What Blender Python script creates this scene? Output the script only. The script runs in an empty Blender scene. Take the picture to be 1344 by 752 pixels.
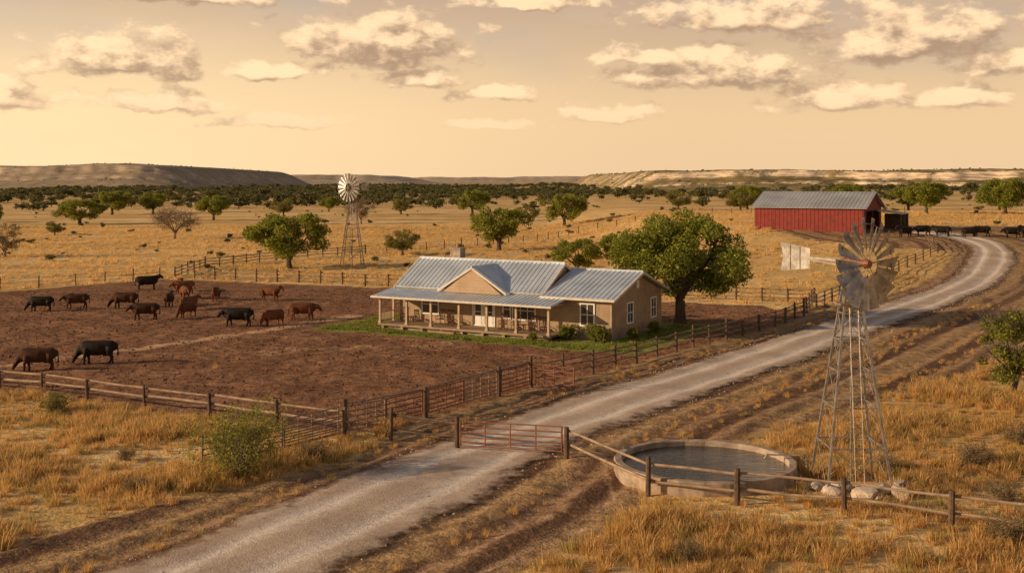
import bpy, math, random
import numpy as np
from mathutils import Vector, Matrix
random.seed(7)
RS=np.random.RandomState(11)
scene=bpy.context.scene
COL=scene.collection

# ------------------------------------------------------------ terrain function
def smooth(a,b,x):
    t=np.clip((np.asarray(x,float)-a)/(b-a),0,1); return t*t*(3-2*t)
def H(x,y):
    x=np.asarray(x,float); y=np.asarray(y,float)
    rise=4.5*smooth(126,180,y)*smooth(5,40,x)*(1-.45*smooth(230,420,y))
    far=smooth(200,700,y)
    roll=far*(1.6*np.sin(x*.011+1.3)*np.sin(y*.0043+.5)+.9*np.sin(x*.023+y*.009))
    near=.05*np.sin(x*.9+.3*y)*np.sin(y*.6)+.04*np.sin(x*.31+1)*np.cos(y*.37)
    return rise+roll+near
def hz(x,y): return float(H(x,y))

# ------------------------------------------------------------ node helpers
class NB:
    def __init__(s,tree): s.t=tree; s.n=tree.nodes; s.l=tree.links
    def new(s,typ,**kw):
        n=s.n.new(typ)
        for k,v in kw.items(): setattr(n,k,v)
        return n
    def put(s,sock,v):
        if isinstance(v,bpy.types.NodeSocket): s.l.new(v,sock)
        elif v is not None: sock.default_value=v
    def m(s,op,a,b=None,c=None,clamp=False):
        n=s.new('ShaderNodeMath',operation=op,use_clamp=clamp)
        s.put(n.inputs[0],a)
        if b is not None: s.put(n.inputs[1],b)
        if c is not None: s.put(n.inputs[2],c)
        return n.outputs[0]
    def vm(s,op,a,b=None,scale=None):
        n=s.new('ShaderNodeVectorMath',operation=op)
        s.put(n.inputs[0],a)
        if b is not None: s.put(n.inputs[1],b)
        if scale is not None: s.put(n.inputs['Scale'],scale)
        return n.outputs['Value'] if op in('LENGTH','DOT_PRODUCT') else n.outputs[0]
    def noise(s,vec,scale,detail=4,rough=.55,out='Fac'):
        n=s.new('ShaderNodeTexNoise'); s.put(n.inputs['Vector'],vec)
        n.inputs['Scale'].default_value=scale; n.inputs['Detail'].default_value=detail
        n.inputs['Roughness'].default_value=rough
        return n.outputs[out]
    def ramp(s,fac,lo,hi):
        n=s.new('ShaderNodeMapRange'); n.interpolation_type='SMOOTHSTEP'
        s.put(n.inputs[0],fac); s.put(n.inputs[1],lo); s.put(n.inputs[2],hi)
        return n.outputs[0]
    def mix(s,fac,a,b,mode='MIX'):
        n=s.new('ShaderNodeMix',data_type='RGBA',blend_type=mode)
        s.put(n.inputs[0],fac)
        for i,v in((6,a),(7,b)):
            if not isinstance(v,bpy.types.NodeSocket): v=(v[0],v[1],v[2],1)
            s.put(n.inputs[i],v)
        return n.outputs[2]
    def mapv(s,vec,sc):
        return s.vm('MULTIPLY',vec,sc)
    def sep(s,v):
        n=s.new('ShaderNodeSeparateXYZ'); s.put(n.inputs[0],v); return n.outputs
    def comb(s,x,y,z=0.0):
        n=s.new('ShaderNodeCombineXYZ'); s.put(n.inputs[0],x); s.put(n.inputs[1],y); s.put(n.inputs[2],z); return n.outputs[0]
    def attr(s,name):
        return s.new('ShaderNodeAttribute',attribute_name=name).outputs['Fac']
    def bump(s,h,strength,dist):
        n=s.new('ShaderNodeBump'); s.put(n.inputs['Height'],h)
        n.inputs['Strength'].default_value=strength; n.inputs['Distance'].default_value=dist
        return n.outputs[0]
def newmat(name):
    m=bpy.data.materials.new(name); m.use_nodes=True
    nb=NB(m.node_tree); p=m.node_tree.nodes['Principled BSDF']
    return m,nb,p
def MAT(name,c1,c2=None,scale=3.0,rough=.8,metal=0.0,bump=0.0,bscale=None,stretch=(1,1,1),spec=.3,rnd=0.0):
    m,nb,p=newmat(name)
    if c2 is None: c2=tuple(v*.72 for v in c1)
    tc=nb.new('ShaderNodeTexCoord').outputs['Object']
    v=nb.mapv(tc,stretch)
    f=nb.ramp(nb.noise(v,scale,4,.6),.3,.7)
    col=nb.mix(f,c1,c2)
    if rnd>0:
        r=nb.new('ShaderNodeObjectInfo').outputs['Random']
        k=nb.m('MULTIPLY_ADD',r,2*rnd,1-rnd)
        col=nb.mix(1.0,col,nb.comb(k,k,k),'MULTIPLY')
    nb.put(p.inputs['Base Color'],col)
    p.inputs['Roughness'].default_value=rough; p.inputs['Metallic'].default_value=metal
    p.inputs['Specular IOR Level'].default_value=spec
    if bump>0:
        nb.put(p.inputs['Normal'],nb.bump(nb.noise(v,bscale or scale*4,3,.6),bump,.02))
    return m

wood_old=MAT('weathered_wood',(.32,.22,.15),(.15,.10,.065),2.5,.85,bump=.6,bscale=12)
wood_rail=MAT('rail_wood',(.38,.28,.20),(.22,.15,.105),2.0,.85,bump=.5,bscale=10)
wood_dark=MAT('post_wood_dark',(.15,.095,.065),(.07,.048,.035),3,.9,bump=.6,bscale=12)
steel_rust=MAT('rusted_pipe',(.30,.115,.06),(.17,.07,.045),4,.6,.2,bump=.2)
steel_grey=MAT('grey_pipe',(.34,.25,.19),(.20,.14,.10),4,.55,.3)
galv=MAT('galvanised_steel',(.38,.35,.32),(.21,.18,.16),3,.5,.5,bump=.15)
galv_l=MAT('galvanised_blade',(.48,.46,.43),(.22,.20,.19),1.8,.42,.5,bump=.1)
bark=MAT('tree_bark',(.13,.095,.07),(.05,.038,.03),2.5,.95,bump=1.0,bscale=9,stretch=(1,1,.3))
greybark=MAT('bare_twigs',(.28,.21,.16),(.16,.11,.085),1.5,.95)
concrete=MAT('tank_concrete',(.44,.34,.26),(.22,.165,.12),1.6,.9,bump=.5,bscale=8)
rockm=MAT('limestone',(.58,.48,.39),(.38,.30,.23),1.5,.9,bump=.6,bscale=6)
clodm=MAT('dirt_clod',(.19,.090,.048),(.10,.048,.028),6,.95)

def leafmat(name,c1,c2,c3,sc=.6,trans=.35):
    m,nb,p=newmat(name)
    tc=nb.new('ShaderNodeTexCoord').outputs['Object']
    geo=nb.new('ShaderNodeNewGeometry')
    f=nb.ramp(nb.noise(tc,sc,2,.6),.35,.65)
    col=nb.mix(f,c1,c2)
    col=nb.mix(nb.ramp(geo.outputs['Random Per Island'],.45,1.0),col,c3)
    nb.put(p.inputs['Base Color'],col); p.inputs['Roughness'].default_value=.6
    p.inputs['Specular IOR Level'].default_value=.25
    t=nb.new('ShaderNodeBsdfTranslucent'); nb.put(t.inputs[0],nb.mix(.5,col,c3))
    mx=nb.new('ShaderNodeMixShader'); mx.inputs[0].default_value=trans
    out=m.node_tree.nodes['Material Output']
    nb.l.new(p.outputs[0],mx.inputs[1]); nb.l.new(t.outputs[0],mx.inputs[2]); nb.l.new(mx.outputs[0],out.inputs[0])
    return m
leaf_oak=leafmat('oak_leaves',(.080,.120,.016),(.19,.22,.028),(.42,.39,.06),.45,.45)
leaf_olive=leafmat('olive_leaves',(.13,.13,.033),(.20,.18,.04),(.32,.27,.07),.6,.4)
leaf_far=leafmat('distant_leaves',(.085,.095,.034),(.135,.13,.046),(.21,.185,.07),.05,.25)  # distance haze painted into the leaf colour, a muted olive-brown
leaf_dry=leafmat('dry_leaves',(.22,.15,.07),(.16,.13,.05),(.30,.22,.11))
grassm=leafmat('dry_grass_blades',(.56,.33,.11),(.35,.195,.062),(.82,.56,.23),.3,.45)
greenm=leafmat('green_grass_blades',(.28,.22,.06),(.36,.26,.08),(.52,.40,.14),.3,.45)
fieldm=leafmat('field_grass_blades',(.70,.46,.18),(.55,.34,.12),(.86,.62,.28),.3,.45)
lawnm=leafmat('lawn_blades',(.14,.19,.03),(.21,.23,.045),(.34,.33,.07),.3,.4)

# ------------------------------------------------------------ geometry accumulator
class Geo:
    def __init__(s): s.v=[]; s.f=[]; s.mi=[]
    def add(s,vs,fs,mi=0):
        o=len(s.v); s.v.extend([tuple(v) for v in vs]); s.f.extend([tuple(i+o for i in f) for f in fs]); s.mi.extend([mi]*len(fs))
    def box(s,a,b,mi=0):
        x0,y0,z0=a; x1,y1,z1=b
        vs=[(x0,y0,z0),(x1,y0,z0),(x1,y1,z0),(x0,y1,z0),(x0,y0,z1),(x1,y0,z1),(x1,y1,z1),(x0,y1,z1)]
        s.add(vs,[(3,2,1,0),(4,5,6,7),(0,1,5,4),(1,2,6,5),(2,3,7,6),(3,0,4,7)],mi)
    def beam(s,p,q,w,h,mi=0,up=(0,0,1)):
        p=Vector(p);q=Vector(q);d=(q-p).normalized();u=Vector(up)
        if abs(d.dot(u))>.98:u=Vector((0,1,0))
        a=d.cross(u).normalized()*w/2; b=a.cross(d).normalized()*h/2
        vs=[p-a-b,p+a-b,p+a+b,p-a+b,q-a-b,q+a-b,q+a+b,q-a+b]
        s.add(vs,[(0,1,2,3),(7,6,5,4),(0,4,5,1),(1,5,6,2),(2,6,7,3),(3,7,4,0)],mi)
    def tube(s,pts,rad,n=6,mi=0,cap=True):
        pts=[Vector(p) for p in pts]
        if not hasattr(rad,'__len__'): rad=[rad]*len(pts)
        vs=[];fs=[];prev=None
        for i,p in enumerate(pts):
            d=(pts[min(i+1,len(pts)-1)]-pts[max(i-1,0)])
            d=d.normalized() if d.length>1e-9 else Vector((0,0,1))
            if prev is None:
                u=Vector((0,0,1)) if abs(d.z)<.9 else Vector((1,0,0))
                a=d.cross(u).normalized()
            else:
                a=(prev-d*prev.dot(d)); a=a.normalized() if a.length>1e-6 else d.orthogonal().normalized()
            prev=a; b=d.cross(a)
            for k in range(n):
                t=2*math.pi*k/n
                vs.append(p+(a*math.cos(t)+b*math.sin(t))*rad[i])
        for i in range(len(pts)-1):
            for k in range(n):
                k2=(k+1)%n
                fs.append((i*n+k,i*n+k2,(i+1)*n+k2,(i+1)*n+k))
        if cap:
            fs.append(tuple(range(n))[::-1]); fs.append(tuple((len(pts)-1)*n+k for k in range(n)))
        s.add(vs,fs,mi)
    def loft(s,rings,n=16,mi=0):
        """rings: (x,y,z,half_width,half_height) swept in the x-z plane"""
        P=[Vector(r[:3]) for r in rings]; vs=[];fs=[]
        for i,r in enumerate(rings):
            d=(P[min(i+1,len(P)-1)]-P[max(i-1,0)]).normalized(); a=Vector((0,1,0)); b=d.cross(a).normalized(); a=b.cross(d)
            for k in range(n):
                t=2*math.pi*k/n; vs.append(P[i]+a*math.cos(t)*r[3]+b*math.sin(t)*r[4])
        for i in range(len(P)-1):
            for k in range(n):
                k2=(k+1)%n; fs.append((i*n+k,i*n+k2,(i+1)*n+k2,(i+1)*n+k))
        fs.append(tuple(range(n))[::-1]); fs.append(tuple((len(P)-1)*n+k for k in range(n)))
        s.add(vs,fs,mi)
    def slab(s,poly,t,mi=0):
        P=[Vector(p) for p in poly]; n=(P[1]-P[0]).cross(P[2]-P[0]).normalized()
        Q=[p-n*t for p in P]; k=len(P)
        fs=[tuple(range(k)),tuple(range(2*k-1,k-1,-1))]
        for i in range(k):
            j=(i+1)%k; fs.append((i,i+k,j+k,j))
        s.add(P+Q,fs,mi)
    def mesh(s,name,mats,smooth_=False):
        me=bpy.data.meshes.new(name); me.from_pydata(s.v,[],s.f)
        for m in mats: me.materials.append(m)
        me.polygons.foreach_set('material_index',s.mi)
        if smooth_: me.polygons.foreach_set('use_smooth',[True]*len(s.f))
        me.update(); return me
    def obj(s,name,mats,parent=None,loc=(0,0,0),rot=0,smooth_=False,link=True):
        o=bpy.data.objects.new(name,s.mesh(name,mats,smooth_))
        o.location=loc; o.rotation_euler=(0,0,rot)
        if parent: o.parent=parent
        if link: COL.objects.link(o)
        return o
def empty(name,loc,rot=0):
    e=bpy.data.objects.new(name,None); e.location=loc; e.rotation_euler=(0,0,rot); e.empty_display_size=.5
    COL.objects.link(e); return e
def np_mesh(name,V,F,mats,mi=None,smooth_=False):
    me=bpy.data.meshes.new(name); k=F.shape[1]
    me.vertices.add(len(V)); me.vertices.foreach_set('co',V.astype(np.float32).ravel())
    me.loops.add(F.size); me.loops.foreach_set('vertex_index',F.astype(np.int32).ravel())
    me.polygons.add(len(F)); me.polygons.foreach_set('loop_start',np.arange(0,F.size,k,dtype=np.int32))
    me.polygons.foreach_set('loop_total',np.full(len(F),k,dtype=np.int32))
    for m in mats: me.materials.append(m)
    if mi is not None: me.polygons.foreach_set('material_index',mi.astype(np.int32))
    if smooth_: me.polygons.foreach_set('use_smooth',np.ones(len(F),bool))
    me.update(calc_edges=True); me.validate(); return me

# ------------------------------------------------------------ road path
RP=[(-26,4),(-19,16),(-14,25.5),(-9,35),(-4.6,43.2),(-1.45,49.6),(1.9,55.7),(7.1,63.6),(16.9,77.3),(27.5,93.3),(38.9,110),(53,132),(60,144),(64.8,154),(66,162),(63.5,169),(58.5,173)]
def catmull(P,n=10):
    P=[np.array(p,float) for p in P]; out=[]
    for i in range(len(P)-1):
        p0=P[max(i-1,0)];p1=P[i];p2=P[i+1];p3=P[min(i+2,len(P)-1)]
        for k in range(n):
            t=k/n
            out.append(.5*((2*p1)+(-p0+p2)*t+(2*p0-5*p1+4*p2-p3)*t*t+(-p0+3*p1-3*p2+p3)*t**3))
    out.append(P[-1]); return np.array(out)
ROAD=catmull(RP,8)
def polydist(x,y,P,closed=False):
    best=np.full(x.shape,1e9); sg=np.ones(x.shape)
    n=len(P); rng=range(n if closed else n-1)
    for i in rng:
        a=P[i]; b=P[(i+1)%n]; d=b-a; L=d@d
        t=np.clip(((x-a[0])*d[0]+(y-a[1])*d[1])/L,0,1)
        dx=x-a[0]-t*d[0]; dy=y-a[1]-t*d[1]; q=np.hypot(dx,dy)
        m=q<best; best=np.where(m,q,best); sg=np.where(m,np.sign(d[1]*dx-d[0]*dy),sg)
    return best,sg
def road_sd(x,y):
    d,s=polydist(x,y,ROAD); return d*s
def poly_sd(x,y,P):
    P=np.array(P,float); d,_=polydist(x,y,P,True)
    ins=np.zeros(x.shape,bool); n=len(P)
    for i in range(n):
        x1,y1=P[i]; x2,y2=P[(i+1)%n]
        c=((y1>y)!=(y2>y)); 
        with np.errstate(divide='ignore',invalid='ignore'):
            xi=(x2-x1)*(y-y1)/((y2-y1) if y2!=y1 else 1e-9)+x1
        ins^=(c&(x<xi))
    return np.where(ins,d,-d)
CORRAL=[(-80,132),(-55,123),(-43,139),(-11,127),(-2,122),(12,114),(24,110),(25.8,101),(21.7,94.2),(14.6,84.5),(5,71),(1.1,65.9),(-.7,63.6),(-4.4,57.9),(-7.9,53.6),(-15.3,57.9),(-26.6,63.9),(-45,72),(-85,90)]
TRK=catmull([(-5,30),(-1.6,35.5),(1.4,39.5),(3.0,43),(3.0,47),(3.6,51.5),(6,56)],6)
HO=np.array([-10.9,93.3]); TH=math.radians(30)
HU=np.array([math.cos(TH),-math.sin(TH)]); HV=np.array([math.sin(TH),math.cos(TH)])
def masks(x,y):
    rd=road_sd(x,y)
    limR=np.where(y<110,6+np.clip(y-35,0,50)*.2,16-(np.clip(y,110,140)-110)*.36)
    limL=np.where(y<50,9-np.clip(y-35,-10,15)*.26,5.1+np.clip(y-50,0,15)*.3)
    limL=np.where(y>110,5,limL)
    lim=np.where(rd>0,limR,limL)
    verge=1-smooth(-2,2,np.abs(rd)-lim)
    cor=smooth(-.8,.8,poly_sd(x,y,CORRAL))
    yard=(1-smooth(14,22,np.hypot((x-66)*.7,y-172)))
    u=(x-HO[0])*HU[0]+(y-HO[1])*HU[1]; v=(x-HO[0])*HV[0]+(y-HO[1])*HV[1]
    du=np.maximum(np.maximum(-4.2-u,u-23.5),0); dv=np.maximum(np.maximum(-2.6-v,v-15),0)
    lawn=1-smooth(0,1.2,np.hypot(du,dv))
    s1,_=polydist(x,y,np.array([(-36,70.),(-27.5,80.7),(-21,90),(-17.4,95.7),(-14,101)]))
    sand=(1-smooth(.3,1.6,s1))*.75
    s2,_=polydist(x,y,np.array([(-17,80.),(-12,82.5),(-6,83.5),(-3,86)]))
    sand=np.maximum(sand,(1-smooth(.2,2.6,s2))*.5)
    s3,_=polydist(x,y,TRK)
    sand=np.maximum(sand,(1-smooth(.10,.42,np.abs(s3-.75)))*.62)
    trk=1-smooth(1.2,2.4,s3)
    return rd,np.maximum(np.maximum(np.maximum(cor,verge*.92),yard),trk*.95),lawn,sand,cor

# ------------------------------------------------------------ ground sheet
def axis(core0,core1,step,lo,hi,g):
    a=list(np.arange(core0,core1+1e-6,step))
    x=core1;s=step
    while x<hi: s*=g; x+=s; a.append(x)
    x=core0;s=step;b=[]
    while x>lo: s*=g; x-=s; b.append(x)
    return np.array(b[::-1]+a)
xs=axis(-36,36,.35,-6500,6500,1.05); ys=axis(26,112,.35,-400,9000,1.03)
X,Y=np.meshgrid(xs,ys); Z=H(X,Y)
rd,dirt,lawn,sand,cor=masks(X.ravel(),Y.ravel())
V=np.stack([X.ravel(),Y.ravel(),Z.ravel()],1)
ver=smooth(.3,.8,dirt)*(1-cor)*smooth(2.9,3.6,np.abs(rd))*(Y.ravel()<125)
wob=.8*np.sin(Y.ravel()*.13)+.5*np.sin(Y.ravel()*.41+rd)
V[:,2]+=ver*(.05*np.sin(rd*3.3+wob)+.03*np.sin(rd*5.1-wob*1.4))
V[:,2]+=cor*(.05*np.sin(X.ravel()*2.1+np.sin(Y.ravel()*1.3)*2)*np.sin(Y.ravel()*1.7+np.sin(X.ravel()*.9)*2))
nx=len(xs);ny=len(ys)
I=np.arange(nx*ny).reshape(ny,nx)
F=np.stack([I[:-1,:-1],I[:-1,1:],I[1:,1:],I[1:,:-1]],-1).reshape(-1,4)

gm,nb,p=newmat('ranch_ground')
P0=nb.new('ShaderNodeTexCoord').outputs['Object']
big=nb.noise(P0,.018,3,.55); med=nb.noise(P0,.16,4,.6); fine=nb.noise(P0,2.2,4,.65)
streak=nb.noise(nb.mapv(P0,(.02,.07,.1)),1.0,5,.6)
g=nb.mix(nb.ramp(big,.35,.65),(.74,.49,.20),(.58,.36,.135))
g=nb.mix(nb.ramp(streak,.45,.66),g,(.88,.62,.29))
g=nb.mix(nb.m('MULTIPLY',nb.ramp(streak,.46,.33),.7),g,(.42,.27,.095))
g=nb.mix(nb.m('MULTIPLY',nb.ramp(med,.45,.72),.55),g,(.38,.235,.09))
grn=nb.noise(P0,.09,4,.6)
g=nb.mix(nb.m('MULTIPLY',nb.ramp(grn,.55,.72),.4),g,(.28,.23,.07))
g=nb.mix(nb.m('MULTIPLY',nb.ramp(fine,.45,.75),.4),g,(.28,.17,.07))
far_s=nb.noise(nb.mapv(P0,(.004,.012,.1)),1.0,5,.65)
yy=nb.sep(P0)[1]
farf=nb.m('MULTIPLY',nb.ramp(yy,420.0,1100.0),nb.ramp(far_s,.38,.55))
g=nb.mix(nb.m('MULTIPLY',farf,.8),g,(.21,.17,.08))
d1=nb.noise(P0,.22,4,.6); d2=nb.noise(P0,1.3,5,.7); d3=nb.noise(P0,6,3,.7)
dc=nb.mix(nb.ramp(d1,.35,.68),(.235,.110,.056),(.37,.195,.102))
dc=nb.mix(nb.m('MULTIPLY',nb.ramp(d2,.42,.60),.75),dc,(.11,.050,.028))
dc=nb.mix(nb.m('MULTIPLY',nb.ramp(d3,.5,.72),.6),dc,(.46,.26,.14))
rda=nb.attr('rd'); cora=nb.attr('cor')
wv=nb.m('SINE',nb.m('MULTIPLY_ADD',nb.noise(P0,.25,3),3.0,nb.m('MULTIPLY',rda,3.3)))
wv2=nb.m('SINE',nb.m('MULTIPLY_ADD',nb.noise(P0,.12,3),5.0,nb.m('MULTIPLY',rda,1.35)))
vc=nb.mix(nb.ramp(wv,-.6,.9),(.17,.090,.050),(.40,.245,.135))
vc=nb.mix(nb.m('MULTIPLY',nb.ramp(wv2,-.2,.9),.8),vc,(.50,.32,.15))
vc=nb.mix(nb.m('MULTIPLY',nb.ramp(d2,.42,.62),.7),vc,(.125,.066,.037))
vc=nb.mix(nb.m('MULTIPLY',nb.ramp(d3,.5,.72),.5),vc,(.54,.36,.20))
dc=nb.mix(cora,vc,dc)
sa=nb.m('MULTIPLY_ADD',nb.m('SUBTRACT',nb.noise(P0,.8,5,.65),.5),1.4,nb.attr('sand'))
dc=nb.mix(nb.m('MULTIPLY',nb.ramp(sa,.35,.85),.85),dc,(.62,.40,.23))
dm=nb.m('MULTIPLY_ADD',nb.m('SUBTRACT',nb.noise(P0,.55,5,.7),.5),1.1,nb.attr('dirt'))
c=nb.mix(nb.ramp(dm,.36,.64),g,dc)
lm=nb.m('MULTIPLY_ADD',nb.m('SUBTRACT',nb.noise(P0,.7,5,.7),.5),.9,nb.attr('lawn'))
lc=nb.mix(nb.ramp(d2,.35,.65),(.16,.20,.04),(.27,.27,.07))
c=nb.mix(nb.ramp(lm,.4,.62),c,lc)
nb.put(p.inputs['Base Color'],c); p.inputs['Roughness'].default_value=.95; p.inputs['Specular IOR Level'].default_value=.1
bh=nb.m('ADD',nb.m('MULTIPLY',d2,.8),nb.m('MULTIPLY',d3,.25))
nb.put(p.inputs['Normal'],nb.bump(bh,1.0,.20))
me=np_mesh('ground',V,F,[gm],smooth_=True)
for nm,a in(('rd',rd),('dirt',dirt),('lawn',lawn),('sand',sand),('cor',cor)):
    at=me.attributes.new(nm,'FLOAT','POINT'); at.data.foreach_set('value',np.clip(a,-60,60).astype(np.float32))
COL.objects.link(bpy.data.objects.new('ground',me))

# ------------------------------------------------------------ gravel road
seg=np.hypot(*np.diff(ROAD,axis=0).T); L=np.concatenate([[0],np.cumsum(seg)])
tt=np.arange(0,L[-1],.5); cx=np.interp(tt,L,ROAD[:,0]); cy=np.interp(tt,L,ROAD[:,1])
tx=np.gradient(cx);ty=np.gradient(cy);q=np.hypot(tx,ty);tx/=q;ty/=q
W=np.interp(cy,[0,35,50,80,200],[2.9,2.8,2.45,2.3,2.3])+.9
W=W*(1+.05*np.sin(tt*.31)+.03*np.sin(tt*.83))
cu=np.linspace(-1,1,25)
VX=cx[:,None]+ty[:,None]*cu*W[:,None]; VY=cy[:,None]-tx[:,None]*cu*W[:,None]
rut=-.055*np.exp(-((np.abs(cu)-.36)/.09)**2)+.03*np.exp(-((np.abs(cu)-.66)/.08)**2)
VZ=H(VX,VY)+.08+.03*(1-np.abs(cu))[None,:]+rut[None,:]
RV=np.stack([VX.ravel(),VY.ravel(),VZ.ravel()],1); nc=len(cu)
I=np.arange(len(RV)).reshape(-1,nc); RF=np.stack([I[:-1,:-1],I[:-1,1:],I[1:,1:],I[1:,:-1]],-1).reshape(-1,4)
rm,nb,p=newmat('gravel')
P0=nb.new('ShaderNodeTexCoord').outputs['Object']; ru=nb.attr('ru')
n1=nb.noise(P0,.35,5,.6);n2=nb.noise(P0,4,5,.75);n3=nb.noise(P0,16,3,.7)
c=nb.mix(nb.ramp(n1,.35,.65),(.68,.56,.46),(.52,.41,.32))
au=nb.m('ABSOLUTE',nb.m('MULTIPLY_ADD',nb.m('SUBTRACT',nb.noise(P0,.15,2),.5),.2,ru))
track=nb.m('SUBTRACT',1.0,nb.m('MULTIPLY',nb.m('ABSOLUTE',nb.m('SUBTRACT',au,.36)),7.0),clamp=True)
c=nb.mix(nb.m('MULTIPLY',track,.85),c,(.86,.76,.65))
cen=nb.ramp(au,.22,.06)
c=nb.mix(nb.m('MULTIPLY',cen,.6),c,(.44,.32,.22))
sh=nb.m('SUBTRACT',1.0,nb.m('MULTIPLY',nb.m('ABSOLUTE',nb.m('SUBTRACT',au,.58)),9.0),clamp=True)
c=nb.mix(nb.m('MULTIPLY',sh,.5),c,(.42,.31,.22))
c=nb.mix(nb.m('MULTIPLY',nb.ramp(n2,.45,.68),.5),c,(.30,.215,.15))
c=nb.mix(nb.m('MULTIPLY',nb.ramp(n3,.55,.72),.55),c,(.86,.77,.67))
edge=nb.m('MULTIPLY_ADD',nb.m('SUBTRACT',nb.noise(P0,.9,6,.75),.5),.85,nb.m('ABSOLUTE',ru))
c=nb.mix(nb.m('MULTIPLY',nb.ramp(edge,.52,.88),.75),c,(.33,.205,.12))
nb.put(p.inputs['Base Color'],c); p.inputs['Roughness'].default_value=.95; p.inputs['Specular IOR Level'].default_value=.15
nb.put(p.inputs['Normal'],nb.bump(nb.m('ADD',n2,nb.m('MULTIPLY',n3,.5)),.8,.06))
tr=nb.new('ShaderNodeBsdfTransparent'); mx=nb.new('ShaderNodeMixShader')
nb.put(mx.inputs[0],nb.ramp(edge,.66,.94)); nb.l.new(p.outputs[0],mx.inputs[1]); nb.l.new(tr.outputs[0],mx.inputs[2])
nb.l.new(mx.outputs[0],rm.node_tree.nodes['Material Output'].inputs[0])
me=np_mesh('gravel_road',RV,RF,[rm],smooth_=True)
at=me.attributes.new('ru','FLOAT','POINT'); at.data.foreach_set('value',np.tile(cu,len(tt)).astype(np.float32))
COL.objects.link(bpy.data.objects.new('gravel_road',me))

# ------------------------------------------------------------ mesas
def mesa_fn(x0,x1,y0,Hm,taper,sd,tal=.35,wb=1.0):
    def ridge(x): return y0+60*np.sin(x*.004+sd)+wb*(22*np.sin(x*.013+sd*2)+9*np.sin(x*.041+sd)+4*np.sin(x*.11)+2*np.sin(x*.27))
    def f(x,y):
        d=y-ridge(x)
        env=smooth(x0,x0+taper,x)*(1-smooth(x1-taper,x1,x))
        top=Hm*(1+.05*np.sin(x*.008+sd)+.03*np.sin(x*.03)+.015*np.sin(x*.13))
        z=top*(tal*smooth(-140,-30,d)+.16*smooth(-30,-24,d)+.10*smooth(-24,-8,d)+(.66-tal)*smooth(-8,2,d)+.08*smooth(3,120,d))
        return z*env
    return f,ridge
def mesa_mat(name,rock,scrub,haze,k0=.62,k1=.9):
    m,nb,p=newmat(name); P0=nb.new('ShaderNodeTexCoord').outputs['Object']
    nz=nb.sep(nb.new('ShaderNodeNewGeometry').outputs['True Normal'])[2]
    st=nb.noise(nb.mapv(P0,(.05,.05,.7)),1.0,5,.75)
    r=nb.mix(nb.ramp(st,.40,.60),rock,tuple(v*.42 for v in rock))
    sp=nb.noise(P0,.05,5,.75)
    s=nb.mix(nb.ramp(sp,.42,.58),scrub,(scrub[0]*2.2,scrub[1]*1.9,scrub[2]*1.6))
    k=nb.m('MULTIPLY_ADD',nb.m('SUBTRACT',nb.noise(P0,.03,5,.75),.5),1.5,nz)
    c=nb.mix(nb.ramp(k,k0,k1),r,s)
    nb.put(p.inputs['Base Color'],nb.mix(haze,c,(.48,.38,.29)))  # aerial haze blended into the base colour by a fixed share
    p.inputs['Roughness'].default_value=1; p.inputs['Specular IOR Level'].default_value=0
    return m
MESAS=[]
def mesa(name,x0,x1,y0,Hm,taper,sd,mat,tal=.35,step=4,wb=1.0):
    f,ridge=mesa_fn(x0,x1,y0,Hm,taper,sd,tal,wb); MESAS.append(f)
    xa=np.linspace(x0,x1,int((x1-x0)/step)+2)
    ds=np.array([-160,-130,-100,-75,-50,-32,-29,-27,-24,-18,-12,-8,-5,-2,0,2,5,8,20,45,90,140,400,900.])
    Xm,D=np.meshgrid(xa,ds); Ym=ridge(Xm)+D; Zm=f(Xm,Ym)+H(Xm,Ym)-.6
    Zm=Zm+np.where((D>-120)&(D<100),.35*np.sin(Xm*.5+D*.3)*np.sin(Xm*.17+D),0)
    Vm=np.stack([Xm.ravel(),Ym.ravel(),Zm.ravel()],1)
    I=np.arange(Xm.size).reshape(Xm.shape); Fm=np.stack([I[:-1,:-1],I[:-1,1:],I[1:,1:],I[1:,:-1]],-1).reshape(-1,4)
    COL.objects.link(bpy.data.objects.new(name,np_mesh(name,Vm,Fm,[mat],smooth_=True)))
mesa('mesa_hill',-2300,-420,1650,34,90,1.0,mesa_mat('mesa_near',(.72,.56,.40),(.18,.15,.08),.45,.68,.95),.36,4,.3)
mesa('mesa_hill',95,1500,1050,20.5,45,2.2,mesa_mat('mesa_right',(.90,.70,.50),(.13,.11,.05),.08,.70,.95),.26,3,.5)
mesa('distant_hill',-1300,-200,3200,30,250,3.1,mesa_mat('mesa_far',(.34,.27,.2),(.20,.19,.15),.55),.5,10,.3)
mesa('distant_hill',-900,1600,5200,28,500,.4,mesa_mat('mesa_far2',(.4,.32,.24),(.24,.21,.17),.65),.5,15,.3)

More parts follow.
